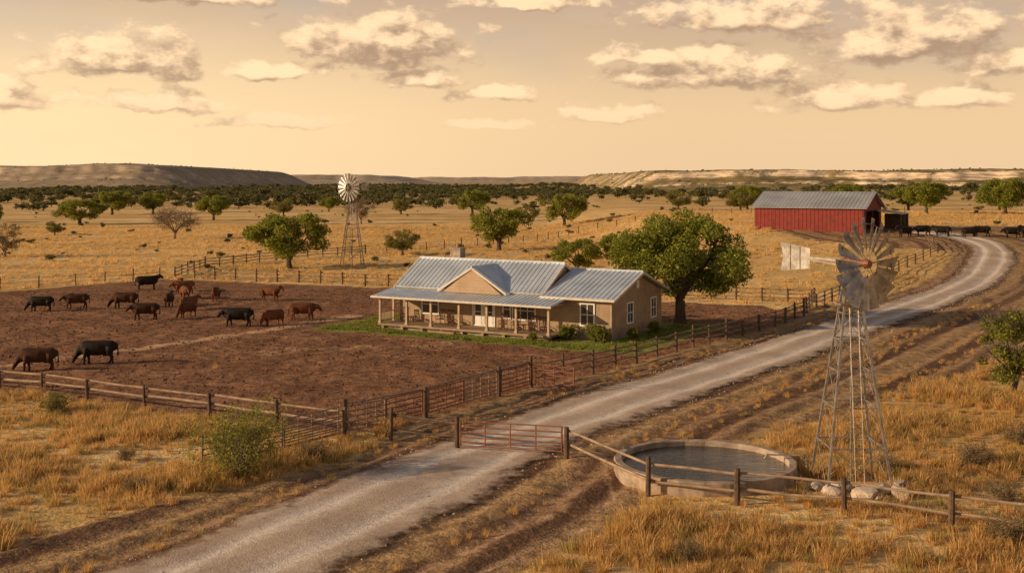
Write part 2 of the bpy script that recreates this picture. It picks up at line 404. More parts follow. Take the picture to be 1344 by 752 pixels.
# ------------------------------------------------------------ trees
def leaf_quads(rs,C,Rr,n,ls,flat=.75):
    Rr=np.asarray(Rr); w=Rr**2; idx=rs.choice(len(C),n,p=w/w.sum())
    d=rs.normal(size=(n,3)); d/=np.linalg.norm(d,axis=1)[:,None]
    r=rs.uniform(.25,1.08,n)**.6
    pos=C[idx]+d*(r*Rr[idx])[:,None]*np.array([1,1,flat])
    a=rs.normal(size=(n,3)); a/=np.linalg.norm(a,axis=1)[:,None]
    b=np.cross(a,rs.normal(size=(n,3))); b/=np.linalg.norm(b,axis=1)[:,None]
    s=ls*rs.uniform(.6,1.3,n)[:,None]
    a*=s; b*=s*.55
    V=np.stack([pos-a,pos-b*.9,pos+a,pos+b*.9],1).reshape(-1,3)
    return V,np.arange(4*n).reshape(n,4)
def tree_mesh(name,seed,W,Ht,nleaf,ls,lm,bm=bark,bare=False,nclump=30,tr=.045,low=.28):
    rs=np.random.RandomState(seed); g=Geo()
    fork=Ht*(.16 if bare else .2)
    g.tube([(0,0,-.3),(rs.uniform(-.1,.1),rs.uniform(-.1,.1),fork*.5),(0,0,fork)],[Ht*tr*1.5,Ht*tr*1.05,Ht*tr],8,0)
    nl=6; nodes=[]
    for i in range(nl):
        az=2*math.pi*(i+rs.uniform(-.3,.3))/nl; rr=W*.5*rs.uniform(.35,.6) if i<nl-1 else W*.06
        zt=Ht*rs.uniform(.5,.72); pts=[];rad=[]
        for k in range(5):
            t=k/4
            pts.append((math.cos(az)*rr*t+rs.normal()*.02*W*t,math.sin(az)*rr*t+rs.normal()*.02*W*t,fork*.9+(zt-fork)*t**.8+rs.normal()*.015*Ht))
            rad.append(Ht*tr*(.62-.42*t))
        g.tube(pts,rad,6,0,False); nodes+= [(np.array(p_),r_) for p_,r_ in zip(pts[1:],rad[1:])]
    C=[];RR=[]
    while len(C)<nclump:
        d=rs.normal(size=3); d/=np.linalg.norm(d); r=rs.uniform(.5,.98)
        c_=np.array([d[0]*W*.44*r,d[1]*W*.44*r,Ht*.57+d[2]*Ht*.36*r])
        if c_[2]<Ht*low: continue
        C.append(c_); RR.append(W*rs.uniform(.05,.13))
    NP=np.array([n_[0] for n_ in nodes])
    for c_,r_ in zip(C,RR):
        j=np.argmin(np.linalg.norm(NP-c_,axis=1)+.3*np.abs(NP[:,2]-c_[2])); a=NP[j]; m_=(a+c_)/2+rs.normal(size=3)*.03*W
        g.tube([a,m_,c_],[nodes[j][1]*.6,nodes[j][1]*.4,nodes[j][1]*.15],5,0,False)
        if bare:
            for k in range(9):
                d=rs.normal(size=3); d[2]=abs(d[2])*.7; d/=np.linalg.norm(d); e=c_+d*r_*rs.uniform(.8,1.7)
                m2=(c_+e)/2+rs.normal(size=3)*.15*r_
                g.tube([c_,m2,e],[Ht*.006,Ht*.004,Ht*.002],3,0,False)
                for q_ in range(2):
                    e2=m2+(d+rs.normal(size=3)*.6)*r_*.8; g.tube([m2,e2],[Ht*.0035,Ht*.0018],3,0,False)
    V=np.array(g.v); nb_=len(V)
    me=bpy.data.meshes.new(name)
    C=np.array(C)
    LV,LF=leaf_quads(rs,C,RR,nleaf,ls)
    allV=np.concatenate([V,LV]).tolist(); allF=g.f+(LF+nb_).tolist()
    me.from_pydata(allV,[],allF); me.materials.append(bm); me.materials.append(lm)
    me.polygons.foreach_set('material_index',np.array([0]*len(g.f)+[1]*len(LF),np.int32))
    me.update(); return me
def place(name,me,x,y,s=1.0,rot=0,sz=None,dz=0):
    o=bpy.data.objects.new(name,me); o.location=(x,y,hz(x,y)+dz); o.rotation_euler=(0,0,rot)
    o.scale=(s,s,sz if sz else s); COL.objects.link(o); return o
big=tree_mesh('big_oak',3,12.8,9.7,30000,.15,leaf_oak,nclump=66,tr=.042,low=.25)
oakA=tree_mesh('oak_a',5,11,7,13000,.17,leaf_oak,nclump=46,low=.2)
oakB=tree_mesh('oak_b',9,11,7.2,9500,.19,leaf_oak,nclump=36,low=.22)
oakC=tree_mesh('oak_c',14,11,6.6,7500,.19,leaf_olive,nclump=32,low=.18)
bareA=tree_mesh('bare_a',21,11,6.6,2200,.12,leaf_dry,greybark,True,34,.035,.2)
bareB=tree_mesh('bare_b',25,9,6.6,2600,.13,leaf_dry,greybark,True,26,.035,.15)
small=tree_mesh('small_tree',31,5.4,4.7,7000,.085,leaf_oak,bark,True,26,.03,.2)
place('live_oak_tree',big,14.1,95.8)
place('live_oak_tree',oakA,-30.5,156.5,1.15,.4)
place('mesquite_tree',oakC,-17.6,183.7,.66,1)
place('bare_tree',bareA,-69,234,1.05,0)
place('live_oak_tree',oakB,-88.8,340,1.1,2)
place('live_oak_tree',oakA,-118,312,1.45,3,1.05)
place('bare_tree',bareB,-41,310,1.05,1)
place('live_oak_tree',oakB,-2.2,198,1.1,.2)
place('live_oak_tree',oakA,13,285,1.22,5)
place('live_oak_tree',oakB,8.3,146,.68,2.2)
place('live_oak_tree',oakA,14.2,150,.72,2.9)
place('live_oak_tree',small,28.0,63.5,1.12,.8)
place('bare_tree',bareB,-79,178,.8,2)
for i,(x,y,k,s) in enumerate([(-75,375,2,.9),(-67,418,1,.8),(-38,391,2,.85),(-13.6,391,0,1.3),(-150,330,2,.9),(-133,290,2,.7),(48,330,2,.9),(70,340,0,1.1),(95,262,1,1.1),(110,255,0,1.25),(124,268,2,1.2),(88,300,0,1.1),(60,300,2,.8),(-100,250,2,.5),(-140,400,0,1.3),(-128,408,1,1.1),(5,330,2,.7),(104,300,1,1.0),(128,300,0,1.1),(74,270,2,.8)]):
    place(('live_oak_tree','live_oak_tree','mesquite_tree')[k],(oakA,oakB,oakC)[k],x,y,s,i*1.7)

# ------------------------------------------------------------ instancing
def collection(name,objs):
    c=bpy.data.collections.new(name)
    for o in objs: c.objects.link(o)
    return c
def scatter(name,P,rot,scl,idx,coll):
    me=bpy.data.meshes.new(name); me.vertices.add(len(P)); me.vertices.foreach_set('co',P.astype(np.float32).ravel())
    a=me.attributes.new('rot','FLOAT_VECTOR','POINT'); a.data.foreach_set('vector',rot.astype(np.float32).ravel())
    a=me.attributes.new('scl','FLOAT_VECTOR','POINT'); a.data.foreach_set('vector',scl.astype(np.float32).ravel())
    a=me.attributes.new('idx','INT','POINT'); a.data.foreach_set('value',idx.astype(np.int32))
    o=bpy.data.objects.new(name,me); COL.objects.link(o)
    t=bpy.data.node_groups.new(name+'_gn','GeometryNodeTree')
    t.interface.new_socket(name='Geometry',in_out='INPUT',socket_type='NodeSocketGeometry')
    t.interface.new_socket(name='Geometry',in_out='OUTPUT',socket_type='NodeSocketGeometry')
    gi=t.nodes.new('NodeGroupInput');go=t.nodes.new('NodeGroupOutput')
    ip=t.nodes.new('GeometryNodeInstanceOnPoints'); ci=t.nodes.new('GeometryNodeCollectionInfo')
    ci.inputs['Collection'].default_value=coll; ci.inputs['Separate Children'].default_value=True; ci.inputs['Reset Children'].default_value=True
    ip.inputs['Pick Instance'].default_value=True
    def na(n_,ty):
        q_=t.nodes.new('GeometryNodeInputNamedAttribute'); q_.data_type=ty; q_.inputs[0].default_value=n_; return q_.outputs[0]
    t.links.new(gi.outputs[0],ip.inputs['Points']); t.links.new(ci.outputs[0],ip.inputs['Instance'])
    t.links.new(na('idx','INT'),ip.inputs['Instance Index'])
    er=t.nodes.new('FunctionNodeEulerToRotation'); t.links.new(na('rot','FLOAT_VECTOR'),er.inputs[0]); t.links.new(er.outputs[0],ip.inputs['Rotation'])
    t.links.new(na('scl','FLOAT_VECTOR'),ip.inputs['Scale']); t.links.new(ip.outputs[0],go.inputs[0])
    md=o.modifiers.new('scatter','NODES'); md.node_group=t
    return o
def hidden(name,me): return bpy.data.objects.new(name,me)
def tuft(name,seed,n,h,spread,wid,mat):
    rs=np.random.RandomState(seed); V=[];F_=[]
    for i in range(n):
        az=rs.uniform(0,6.28); r=spread*rs.uniform(0,.45); lean=rs.uniform(.1,.75); hh=h*rs.uniform(.5,1.1)
        x0=math.cos(az)*r;y0=math.sin(az)*r; dx=math.cos(az)*lean*hh;dy=math.sin(az)*lean*hh
        wz=rs.uniform(0,6.28); wx=math.cos(wz)*wid;wy=math.sin(wz)*wid; o=len(V)
        V+=[(x0-wx,y0-wy,-.03),(x0+wx,y0+wy,-.03),(x0+dx*.4+wx*.7,y0+dy*.4+wy*.7,hh*.6),(x0+dx*.4-wx*.7,y0+dy*.4-wy*.7,hh*.6),(x0+dx,y0+dy,hh*.95)]
        F_+=[(o,o+1,o+2,o+3),(o+3,o+2,o+4)]
    me=bpy.data.meshes.new(name); me.from_pydata(V,[],F_); me.materials.append(mat); me.update(); return hidden(name,me)
gc=collection('dry_grass_tufts',[tuft('tuft%d'%i,40+i,44,.42,.55,.011,grassm) for i in range(4)]+[tuft('tuft4',44,44,.36,.6,.011,greenm)])
gf=collection('field_grass_tufts',[tuft('ftuft%d'%i,50+i,30,.34,1.1,.03,fieldm) for i in range(3)])
def sample(n,y0,y1,k=.50,pad=3):
    yv=np.sqrt(RS.uniform(y0*y0,y1*y1,n))
    xv=RS.uniform(-1,1,n)*(k*yv+pad); return xv,yv
def blobnoise(x,y):
    return .5+.25*np.sin(x*.53+1.7*np.sin(y*.31))+.25*np.sin(y*.71+1.3*np.sin(x*.43+2))
def mkscatter(name,x,y,smin,smax,nvar,coll,tilt=.12,zs=1.0,dz=0,szf=None):
    n=len(x); P=np.stack([x,y,H(x,y)+dz],1)
    rot=np.stack([RS.normal(0,tilt,n),RS.normal(0,tilt,n),RS.uniform(0,6.28,n)],1)
    s=RS.uniform(smin,smax,n)
    if szf is not None: s=s*szf
    scl=np.stack([s,s,s*zs*RS.uniform(.75,1.25,n)],1)
    return scatter(name,P,rot,scl,RS.randint(0,nvar,n),coll)
tank_c=np.array([7.9,46.9])
x,y=sample(31000,24,80); rd_,di_,la_,sa_,co_=masks(x,y)
ok=(di_+RS.normal(0,.16,len(x))<.42)&(np.abs(rd_)>3.4)&(np.hypot(x-tank_c[0],y-tank_c[1])>4.0)&(np.hypot(x-13.1,(y-43.9)*1.2)>2.0)
bn=blobnoise(x,y); ok&=(RS.uniform(0,1,len(x))<.2+.85*bn)
mkscatter('dry_grass',x[ok],y[ok],.6,1.3,5,gc,szf=(.55+.85*bn)[ok])
x,y=sample(9000,24,110); rd_,di_,la_,sa_,co_=masks(x,y)
s3_,_=polydist(x,y,TRK)
ok=(di_>.4)&(co_<.2)&(np.abs(rd_)>3.2)&(np.sin(rd_*1.35)>.1)&(la_<.2)&(np.hypot(x-tank_c[0],y-tank_c[1])>4.0)&(s3_>1.3)
mkscatter('verge_grass',x[ok],y[ok],.3,.75,5,gc)
x,y=sample(20000,78,300); rd_,di_,la_,sa_,co_=masks(x,y)
ok=(di_+RS.normal(0,.12,len(x))<.4)&(np.abs(rd_)>3.6)&(la_<.1)
mkscatter('field_grass',x[ok],y[ok],.7,1.4,3,gf,szf=(.6+.5*blobnoise(x*.4,y*.4))[ok])
lc_=collection('lawn_tufts',[tuft('ltuft%d'%i,60+i,34,.14,.7,.02,lawnm) for i in range(3)])
uu=RS.uniform(-4.2,23,5000);vv=RS.uniform(-2.6,14,5000)
ok=(vv<-1.0)|(uu<-.3)|(uu>20.4); uu=uu[ok];vv=vv[ok]
mkscatter('lawn_grass',HO[0]+HU[0]*uu+HV[0]*vv,HO[1]+HU[1]*uu+HV[1]*vv,.7,1.4,3,lc_)
def rock(name,seed,mat):
    import bmesh
    bm_=bmesh.new(); bmesh.ops.create_icosphere(bm_,subdivisions=2,radius=1); rs=np.random.RandomState(seed)
    ax=[Vector(rs.normal(size=3)).normalized() for _ in range(7)]
    for v in bm_.verts:
        for a in ax:
            d=v.co.dot(a)
            if d>.62: v.co-=a*(d-.62)*.9
        v.co.z*=.65
    me=bpy.data.meshes.new(name); bm_.to_mesh(me); bm_.free(); me.materials.append(mat); return me
cc=collection('dirt_clods',[hidden('clod%d'%i,rock('clod%d'%i,70+i,clodm)) for i in range(3)])
x,y=sample(14000,48,125); rd_,di_,la_,sa_,co_=masks(x,y); ok=(co_>.6)&(la_<.2)
mkscatter('dirt_clods',x[ok],y[ok],.03,.12,3,cc,.5)
sc_=collection('road_stones',[hidden('stone%d'%i,rock('stone%d'%i,80+i,rockm)) for i in range(3)])
k=RS.randint(0,len(tt)-1,3500); off=RS.normal(0,.6,3500)+RS.choice([-1,1],3500)*2.5
x=cx[k]+ty[k]*off+RS.uniform(-.3,.3,3500); y=cy[k]-tx[k]*off
mkscatter('road_stones',x,y,.02,.06,3,sc_,.5,dz=.05)

# distant scrub
dist=[]
for i in range(5):
    rs=np.random.RandomState(90+i); C=[];RR=[]
    for k in range(9):
        a=rs.uniform(0,6.28); r=rs.uniform(0,3.2); C.append((math.cos(a)*r,math.sin(a)*r,rs.uniform(1.6,4.2))); RR.append(rs.uniform(1.0,1.9))
    LV,LF=leaf_quads(rs,np.array(C),RR,500,.5)
    g=Geo(); g.tube([(0,0,-.5),(0,0,2.6)],[.3,.15],5,0); 
    me=bpy.data.meshes.new('scrub%d'%i); nv=len(g.v)
    me.from_pydata(g.v+LV.tolist(),[],g.f+(LF+nv).tolist()); me.materials.append(bark); me.materials.append(leaf_far)
    me.polygons.foreach_set('material_index',np.array([0]*len(g.f)+[1]*len(LF),np.int32)); me.update()
    dist.append(hidden('scrub%d'%i,me))
dcoll=collection('distant_scrub',dist)
n=26000
yv=300+RS.uniform(0,1,n)**1.1*2300; xv=RS.uniform(-1,1,n)*(.56*yv+40)
cl=.5+.5*np.sin(xv*.017+2*np.sin(yv*.006))*np.sin(yv*.011+1.5*np.sin(xv*.007))
dens=smooth(380,850,yv)*.9+.010
keep=RS.uniform(0,1,n)<dens*(.16+1.1*cl**2.2)
xv=xv[keep];yv=yv[keep]
zadd=np.zeros(len(xv))
for f in MESAS[:2]: zadd=np.maximum(zadd,f(xv,yv))
onm=zadd>2
kk=~onm|(RS.uniform(0,1,len(xv))<.6); xv=xv[kk];yv=yv[kk];zadd=zadd[kk];onm=onm[kk]
s=RS.uniform(.35,1.15,len(xv))*np.where(onm,.30,1)*np.where(RS.uniform(0,1,len(xv))<.15,1.4,1)
P=np.stack([xv,yv,H(xv,yv)+zadd-.6*(zadd>.5)-.1],1)
scatter('distant_trees',P,np.stack([0*xv,0*xv,RS.uniform(0,6.28,len(xv))],1),np.stack([s,s,s*RS.uniform(.6,.95,len(xv))],1),RS.randint(0,5,len(xv)),dcoll)
n=200; yv=RS.uniform(150,480,n); xv=RS.uniform(-1,1,n)*(.5*yv)
rd_,di_,la_,sa_,co_=masks(xv,yv); ok=(di_<.1)&(np.abs(rd_)>8)&~((xv>32)&(xv<68)&(yv<190)); xv=xv[ok];yv=yv[ok]; s=RS.uniform(.08,.26,len(xv))
scatter('field_shrubs',np.stack([xv,yv,H(xv,yv)-.05],1),np.stack([0*xv,0*xv,RS.uniform(0,6.28,len(xv))],1),np.stack([s,s,s*.8],1),RS.randint(0,5,len(xv)),dcoll)

def bush_mesh(name,seed,W,Ht,nst,nleaf,ls,lm,bm=greybark):
    rs=np.random.RandomState(seed); g=Geo(); C=[];RR=[]
    for i in range(nst):
        az=rs.uniform(0,6.28); e=np.array([math.cos(az)*W*.5*rs.uniform(.2,1),math.sin(az)*W*.5*rs.uniform(.2,1),Ht*rs.uniform(.35,1)])
        m_=e*np.array([.45,.45,.6])+rs.normal(size=3)*.05*W
        g.tube([(rs.normal()*.06*W,rs.normal()*.06*W,-.05),m_,e],[.025,.016,.006],4,0,False)
        for k in range(5):
            a=m_+(e-m_)*rs.uniform(0,1); b=a+rs.normal(size=3)*np.array([.12,.12,.1])*W
            b[2]=max(b[2],.05); g.tube([a,b],[.009,.004],3,0,False); C.append(b);RR.append(.07*W)
        C.append(e);RR.append(.08*W)
    nv=len(g.v); LV,LF=leaf_quads(rs,np.array(C),RR,nleaf,ls,1)
    LV[:,2]=np.maximum(LV[:,2],.02)
    me=bpy.data.meshes.new(name); me.from_pydata(g.v+LV.tolist(),[],g.f+(LF+nv).tolist()); me.materials.append(bm); me.materials.append(lm)
    me.polygons.foreach_set('material_index',np.array([0]*len(g.f)+[1]*len(LF),np.int32)); me.update(); return me
place('mesquite_bush',bush_mesh('mesquite_bush',4,4.1,2.8,60,7500,.05,leaf_oak),-11.2,46.2)
dryb=bush_mesh('dry_bush',6,2.0,1.0,40,3500,.035,leaf_dry)
place('dry_bush',bush_mesh('olive_bush',8,1.9,.95,30,3500,.04,leaf_olive),-23.5,58.8)
for x,y,s in[(16.4,37.6,1.0),(19.5,48,.9),(18.2,42.5,.8),(15.6,47.4,.6),(23,52,.8),(-14.5,44,.6),(-8.6,49.3,.8),(5.5,36,.6),(9.2,33.5,.5),(-16.5,49,.5)]:
    place('dry_bush',dryb,x,y,s,x)
shrub=bush_mesh('garden_shrub',12,1.5,1.2,40,5000,.05,leaf_oak,bark)

# ------------------------------------------------------------ fences
def fence(name,pts,spacing,rails,ph,pr,rr,mats,jit=.03,pipe=False):
    g=Geo(); rs=np.random.RandomState(int(abs(pts[0][0]*13+pts[0][1]*7))); P=[]
    for (a,b) in zip(pts[:-1],pts[1:]):
        L_=math.hypot(b[0]-a[0],b[1]-a[1]); n_=max(1,round(L_/spacing))
        P+=[(a[0]+(b[0]-a[0])*i/n_,a[1]+(b[1]-a[1])*i/n_) for i in range(n_)]
    P.append(pts[-1])
    for x,y in P:
        z=hz(x,y); j=rs.normal(size=2)*jit; h_=ph*rs.uniform(.92,1.1) if not pipe else ph
        r=pr*rs.uniform(.8,1.2) if not pipe else pr
        g.tube([(x,y,z-.3),(x+j[0]*.5,y+j[1]*.5,z+h_*.5),(x+j[0],y+j[1],z+h_)],[r*1.05,r,r*.92],8,0)
    for (a,b) in zip(P[:-1],P[1:]):
        za=hz(*a);zb=hz(*b)
        for r_ in rails:
            k=rs.normal(0,jit*.9,3) if not pipe else (0,0,0)
            m_=((a[0]+b[0])/2,(a[1]+b[1])/2,(za+zb)/2+r_+k[2]-(.02 if not pipe else 0))
            dx,dy=(b[0]-a[0]),(b[1]-a[1]); L_=math.hypot(dx,dy); e=.12/L_ if not pipe else 0
            ox,oy=(dy/L_*-(pr+rr*.6),-dx/L_*-(pr+rr*.6)) if not pipe else (0,0)
            A=(a[0]-dx*e+ox,a[1]-dy*e+oy,za+r_+k[0]);B=(b[0]+dx*e+ox,b[1]+dy*e+oy,zb+r_+k[1])
            m_=(m_[0]+ox,m_[1]+oy,m_[2])
            g.tube([A,m_,B],[rr*(1 if pipe else rs.uniform(.8,1.2))]*3,6 if rr>.02 else 4,1)
    g.obj(name,mats)
fence('wooden_fence',[(-45,72.5),(-34,67.2),(-29.2,65.2),(-26.2,63.7),(-23,61.9),(-19.3,60),(-15.3,57.9),(-11.4,55.4),(-7.9,53.6)],3.6,[.72,1.16],1.3,.085,.06,[wood_dark,wood_rail])
fence('pipe_fence',[(-13,47.9),(-10.2,50.6),(-7.9,53.6)],3.2,[.25,.5,.75,1.0,1.25],1.4,.055,.03,[steel_grey,steel_grey],pipe=True)
fence('wooden_posts_fence',[(-7.9,53.75),(-4.4,58.05),(-.72,63.75),(1.1,66.0)],5.6,[1.42],1.65,.13,.05,[wood_dark,steel_grey])
fence('wooden_fence',[(1.1,66),(5.03,71.1),(8.2,75.3),(11.5,80),(14.6,84.5),(17.9,88.7),(21.7,94.2),(25.8,101)],2.7,[.45,.85,1.22],1.45,.09,.05,[wood_dark,wood_old])
fence('wooden_fence',[(-5.6,52.8),(-2.45,51.1)],3.7,[.5,1.15],1.45,.11,.06,[wood_dark,wood_dark])
fence('wooden_fence',[(2.35,49.2),(5.2,43.7),(8.3,42.2),(11.9,40.9),(15.1,39.3),(18.4,37.6),(22,36),(30,32)],4.2,[.55,1.15],1.4,.105,.06,[wood_dark,wood_rail])
fence('wooden_fence',[(-41.3,140),(-25,134),(-11.2,127.7),(-5,125)],3.0,[.5,.9,1.3],1.5,.09,.055,[wood_dark,wood_old])
fence('wire_fence',[(-75,107),(-62,117.5),(-55.6,124),(-50,131),(-43,139.5)],3.6,[.4,.8,1.2],1.4,.08,.012,[wood_dark,steel_grey])
fence('wooden_fence',[(-42,156.5),(-36.9,167),(-24,187)],3.2,[.5,.9,1.3],1.5,.09,.055,[wood_dark,wood_old])
fence('wooden_fence',[(-42,156.5),(-41.3,140)],3.2,[.5,.9,1.3],1.5,.09,.055,[wood_dark,wood_old])
fence('wire_fence',[(-24,187),(-14.8,198),(5,225),(14,241),(35,250),(54,258),(90,262)],5.0,[.4,.8,1.2],1.5,.09,.014,[wood_dark,steel_grey])
fence('wooden_fence',[(12,116),(20,115),(29.6,112),(25.8,101)],2.8,[.45,.85,1.25],1.5,.1,.055,[wood_dark,wood_old])
fence('wooden_fence',[(28.5,107),(36.3,121.6),(47.6,140.6),(57,153),(59,163)],3.4,[.5,.9,1.3],1.45,.09,.04,[wood_dark,wood_old])
def pipe_gate(name,a,b,n_=6,h0=.22,h1=1.3,r=.030,mat=steel_rust):
    g=Geo(); za=hz(*a);zb=hz(*b)
    def pt(t,z): return(a[0]+(b[0]-a[0])*t,a[1]+(b[1]-a[1])*t,za+(zb-za)*t+z)
    for i in range(n_):
        z=h0+(h1-h0)*(i/(n_-1))**1.15; g.tube([pt(0,z),pt(1,z)],r,8,0)
    for t in(0,.25,.5,.75,1): g.tube([pt(t,h0-.0),pt(t,h1)],r*(1.35 if t in(0,1) else .9),8,0)
    g.obj(name,[mat])
pipe_gate('pipe_gate',(-2.3,50.9),(2.15,49.4))
pipe_gate('pipe_gate',(1.3,65.7),(3.5,64.6),6,.2,1.4)
pipe_gate('pipe_gate',(-10.1,50.7),(-8.1,53.3),6,.2,1.45,.028,steel_grey)
for a,b,m_ in(((-7.75,53.95),(-6.2,55.85),steel_grey),((-6.15,55.92),(-4.55,57.85),steel_rust),((-4.25,58.25),(-2.6,60.8),steel_rust),((-2.55,60.88),(-.85,63.55),steel_grey),((-.6,63.9),(1.0,65.85),steel_rust)):
    pipe_gate('pipe_panel',a,b,6,.2,1.36,.032,m_)

# ------------------------------------------------------------ house
def siding(name,c1,c2,horizontal=True,period=.2,bs=.5):
    m,nb,p=newmat(name); P0=nb.new('ShaderNodeTexCoord').outputs['Object']; sx=nb.sep(P0)
    ax=sx[2] if horizontal else nb.m('ADD',sx[0],sx[1])
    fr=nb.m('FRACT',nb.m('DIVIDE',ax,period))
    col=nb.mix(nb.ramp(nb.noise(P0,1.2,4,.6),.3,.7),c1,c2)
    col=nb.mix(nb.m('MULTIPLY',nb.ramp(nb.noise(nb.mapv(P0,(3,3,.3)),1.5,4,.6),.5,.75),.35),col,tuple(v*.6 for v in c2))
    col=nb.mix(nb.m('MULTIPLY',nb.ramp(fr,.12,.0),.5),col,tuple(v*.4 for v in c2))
    nb.put(p.inputs['Base Color'],col); p.inputs['Roughness'].default_value=.75
    nb.put(p.inputs['Normal'],nb.bump(fr,bs,.03)); return m
sid=siding('tan_siding',(.40,.28,.18),(.32,.22,.14))
gab=siding('gable_siding',(.46,.32,.21),(.38,.26,.17),True,.25)
redm=siding('red_barn_siding',(.26,.028,.020),(.17,.020,.015),False,.3,.5)
rooff=MAT('metal_roof',(.70,.76,.81),(.53,.58,.63),.5,.38,.45,bump=.08)
roofb=MAT('barn_roof',(.56,.56,.56),(.42,.41,.40),.35,.45,.45)
trim=MAT('cream_trim',(.66,.60,.52),(.54,.48,.41),2,.6)
white=MAT('white_paint',(.80,.78,.74),(.70,.67,.62),2,.5)
brick=MAT('chimney_stone',(.42,.34,.27),(.25,.18,.14),4,.9,bump=.6)
found=MAT('stone_foundation',(.34,.27,.21),(.22,.17,.13),3,.9,bump=.6)
deckm=MAT('porch_deck',(.36,.25,.16),(.24,.16,.10),1.5,.75,stretch=(1,8,1),bump=.2)
postm=MAT('porch_post_wood',(.50,.38,.27),(.38,.28,.19),2,.7)
chairm=MAT('chair_wood',(.16,.07,.04),(.10,.045,.03),4,.6)
glass,nb,p=newmat('window_glass'); nb.put(p.inputs['Base Color'],nb.mix(nb.noise(nb.new('ShaderNodeTexCoord').outputs['Object'],.8,2),(.03,.028,.025),(.09,.075,.06)))
p.inputs['Roughness'].default_value=.06; p.inputs['Specular IOR Level'].default_value=.9
house=empty('ranch_house',(HO[0],HO[1],hz(*HO)-.02),-TH)
g=Geo()
def gable_prism(g,u0,u1,v0,v1,z0,ze,vr,zr,mi=0):
    A=[(v0,z0),(v1,z0),(v1,ze),(vr,zr),(v0,ze)]
    vs=[(u0,a,b) for a,b in A]+[(u1,a,b) for a,b in A]
    fs=[(0,1,2,3,4)[::1],(9,8,7,6,5)]+[(i,i+5,(i+1)%5+5,(i+1)%5) for i in range(5)]
    g.add(vs,fs,mi)
gable_prism(g,.5,13.8,2.4,9.6,.35,3.12,6.0,5.18)
gable_prism(g,13.83,19.8,2.4,12.0,.35,3.07,7.2,4.66)
g.obj('walls',[sid],house)
g=Geo(); g.box((.45,2.35,-.4),(19.85,9.65,.35)); g.box((13.9,9.66,-.4),(19.84,12.05,.352)); g.obj('foundation',[found],house)
g=Geo(); g.box((0,-.1,.22),(15.9,2.34,.38),0)
for i in range(9): g.box((.3+i*1.9,-.02,-.35),(.55+i*1.9,.2,.22),1)
g.box((.1,.25,-.35),(15.8,.35,.22),1)
for i in range(2): g.box((5.2,-.5-.36*(1-i)+.0,-.3),(7.6,-.102-.36*(1-i)+.0,.02+.13*i-.0),0)
g.obj('porch_deck',[deckm,found],house)
def roof(name,poly,t=.1,rib=.42,mat=rooff,dirv=None,parent=house):
    g=Geo(); P=[Vector(p_) for p_ in poly]; n_=(P[1]-P[0]).cross(P[2]-P[0]).normalized()
    if n_.z<0: P=P[::-1]; n_=-n_
    g.slab(P,t,0)
    us=[p_.x for p_ in P]; u=min(us)+.12; 
    if dirv=='u':
        vs_=[p_.y for p_ in P]; u=min(vs_)+.12; hi=max(vs_); ax=1
    else: hi=max(us); ax=0
    while u<hi-.05:
        hits=[]
        for i in range(len(P)):
            a=P[i];b=P[(i+1)%len(P)]
            if (a[ax]-u)*(b[ax]-u)<0:
                k=(u-a[ax])/(b[ax]-a[ax]); hits.append(a+(b-a)*k)
        if len(hits)==2 and (hits[0]-hits[1]).length>.15:
            g.beam(hits[0]+n_*.018,hits[1]+n_*.018,.035,.036,0,up=n_)
        u+=rib
    return g.obj(name,[mat],parent)
roof('roof_front',[(0,2.3,3.22),(14.0,2.3,3.22),(14.0,6,5.35),(0,6,5.35)])
roof('roof_back',[(0,6.0,5.35),(14.0,6.0,5.35),(14.0,10.0,3.05),(0,10.0,3.05)])
roof('wing_roof_front',[(14.02,1.95,3.12),(20.25,1.95,3.12),(20.25,7.2,4.84),(14.02,7.2,4.84)])
roof('wing_roof_back',[(13.9,7.2,4.84),(20.25,7.2,4.84),(20.25,12.45,3.12),(13.9,12.45,3.12)])
roof('porch_roof',[(-.4,-.45,2.62),(16.2,-.45,2.62),(16.2,2.38,3.05),(-.4,2.38,3.05)],.08)
cg=7.8
roof('gable_roof_right',[(cg,1.8,5.1),(cg+3.2,1.8,3.16),(cg+3.2,2.3,3.16),(cg,5.6,5.1)],.09,.42,rooff,'u')
roof('gable_roof_left',[(cg,1.8,5.1),(cg-3.2,1.8,3.16),(cg-3.2,2.3,3.16),(cg,5.6,5.1)],.09,.42,rooff,'u')
g=Geo(); g.tube([(0-.02,6,5.38),(14.03,6,5.38)],.09,6); g.tube([(14.0,7.2,4.87),(20.28,7.2,4.87)],.09,6); g.tube([(cg,1.78,5.12),(cg,5.5,5.12)],.07,6)
g.obj('ridge_caps',[rooff],house)
g=Geo(); g.slab([(cg-2.75,2.1,3.0),(cg+2.75,2.1,3.0),(cg+.02,2.1,4.93),(cg-.02,2.1,4.93)],-.25,0)
g.obj('gable_wall',[gab],house)
g=Geo()
for s_ in(-1,1):
    g.beam((cg+s_*3.2,1.82,3.06),(cg,1.82,5.0),.1,.16,0,up=(0,0,1))
g.tube([(cg+.43*math.cos(a),2.06,4.0+.43*math.sin(a)) for a in np.linspace(0,2*math.pi,25)],.07,6,0,False)
g.beam((cg,2.07,3.58),(cg,2.07,4.42),.05,.04,0); g.beam((cg-.42,2.07,4.0),(cg+.42,2.07,4.0),.04,.05,0)
g.box((-.42,-.56,2.47),(16.22,-.46,2.62),0)
g.box((13.95,1.8,2.93),(20.3,1.94,3.1),0)
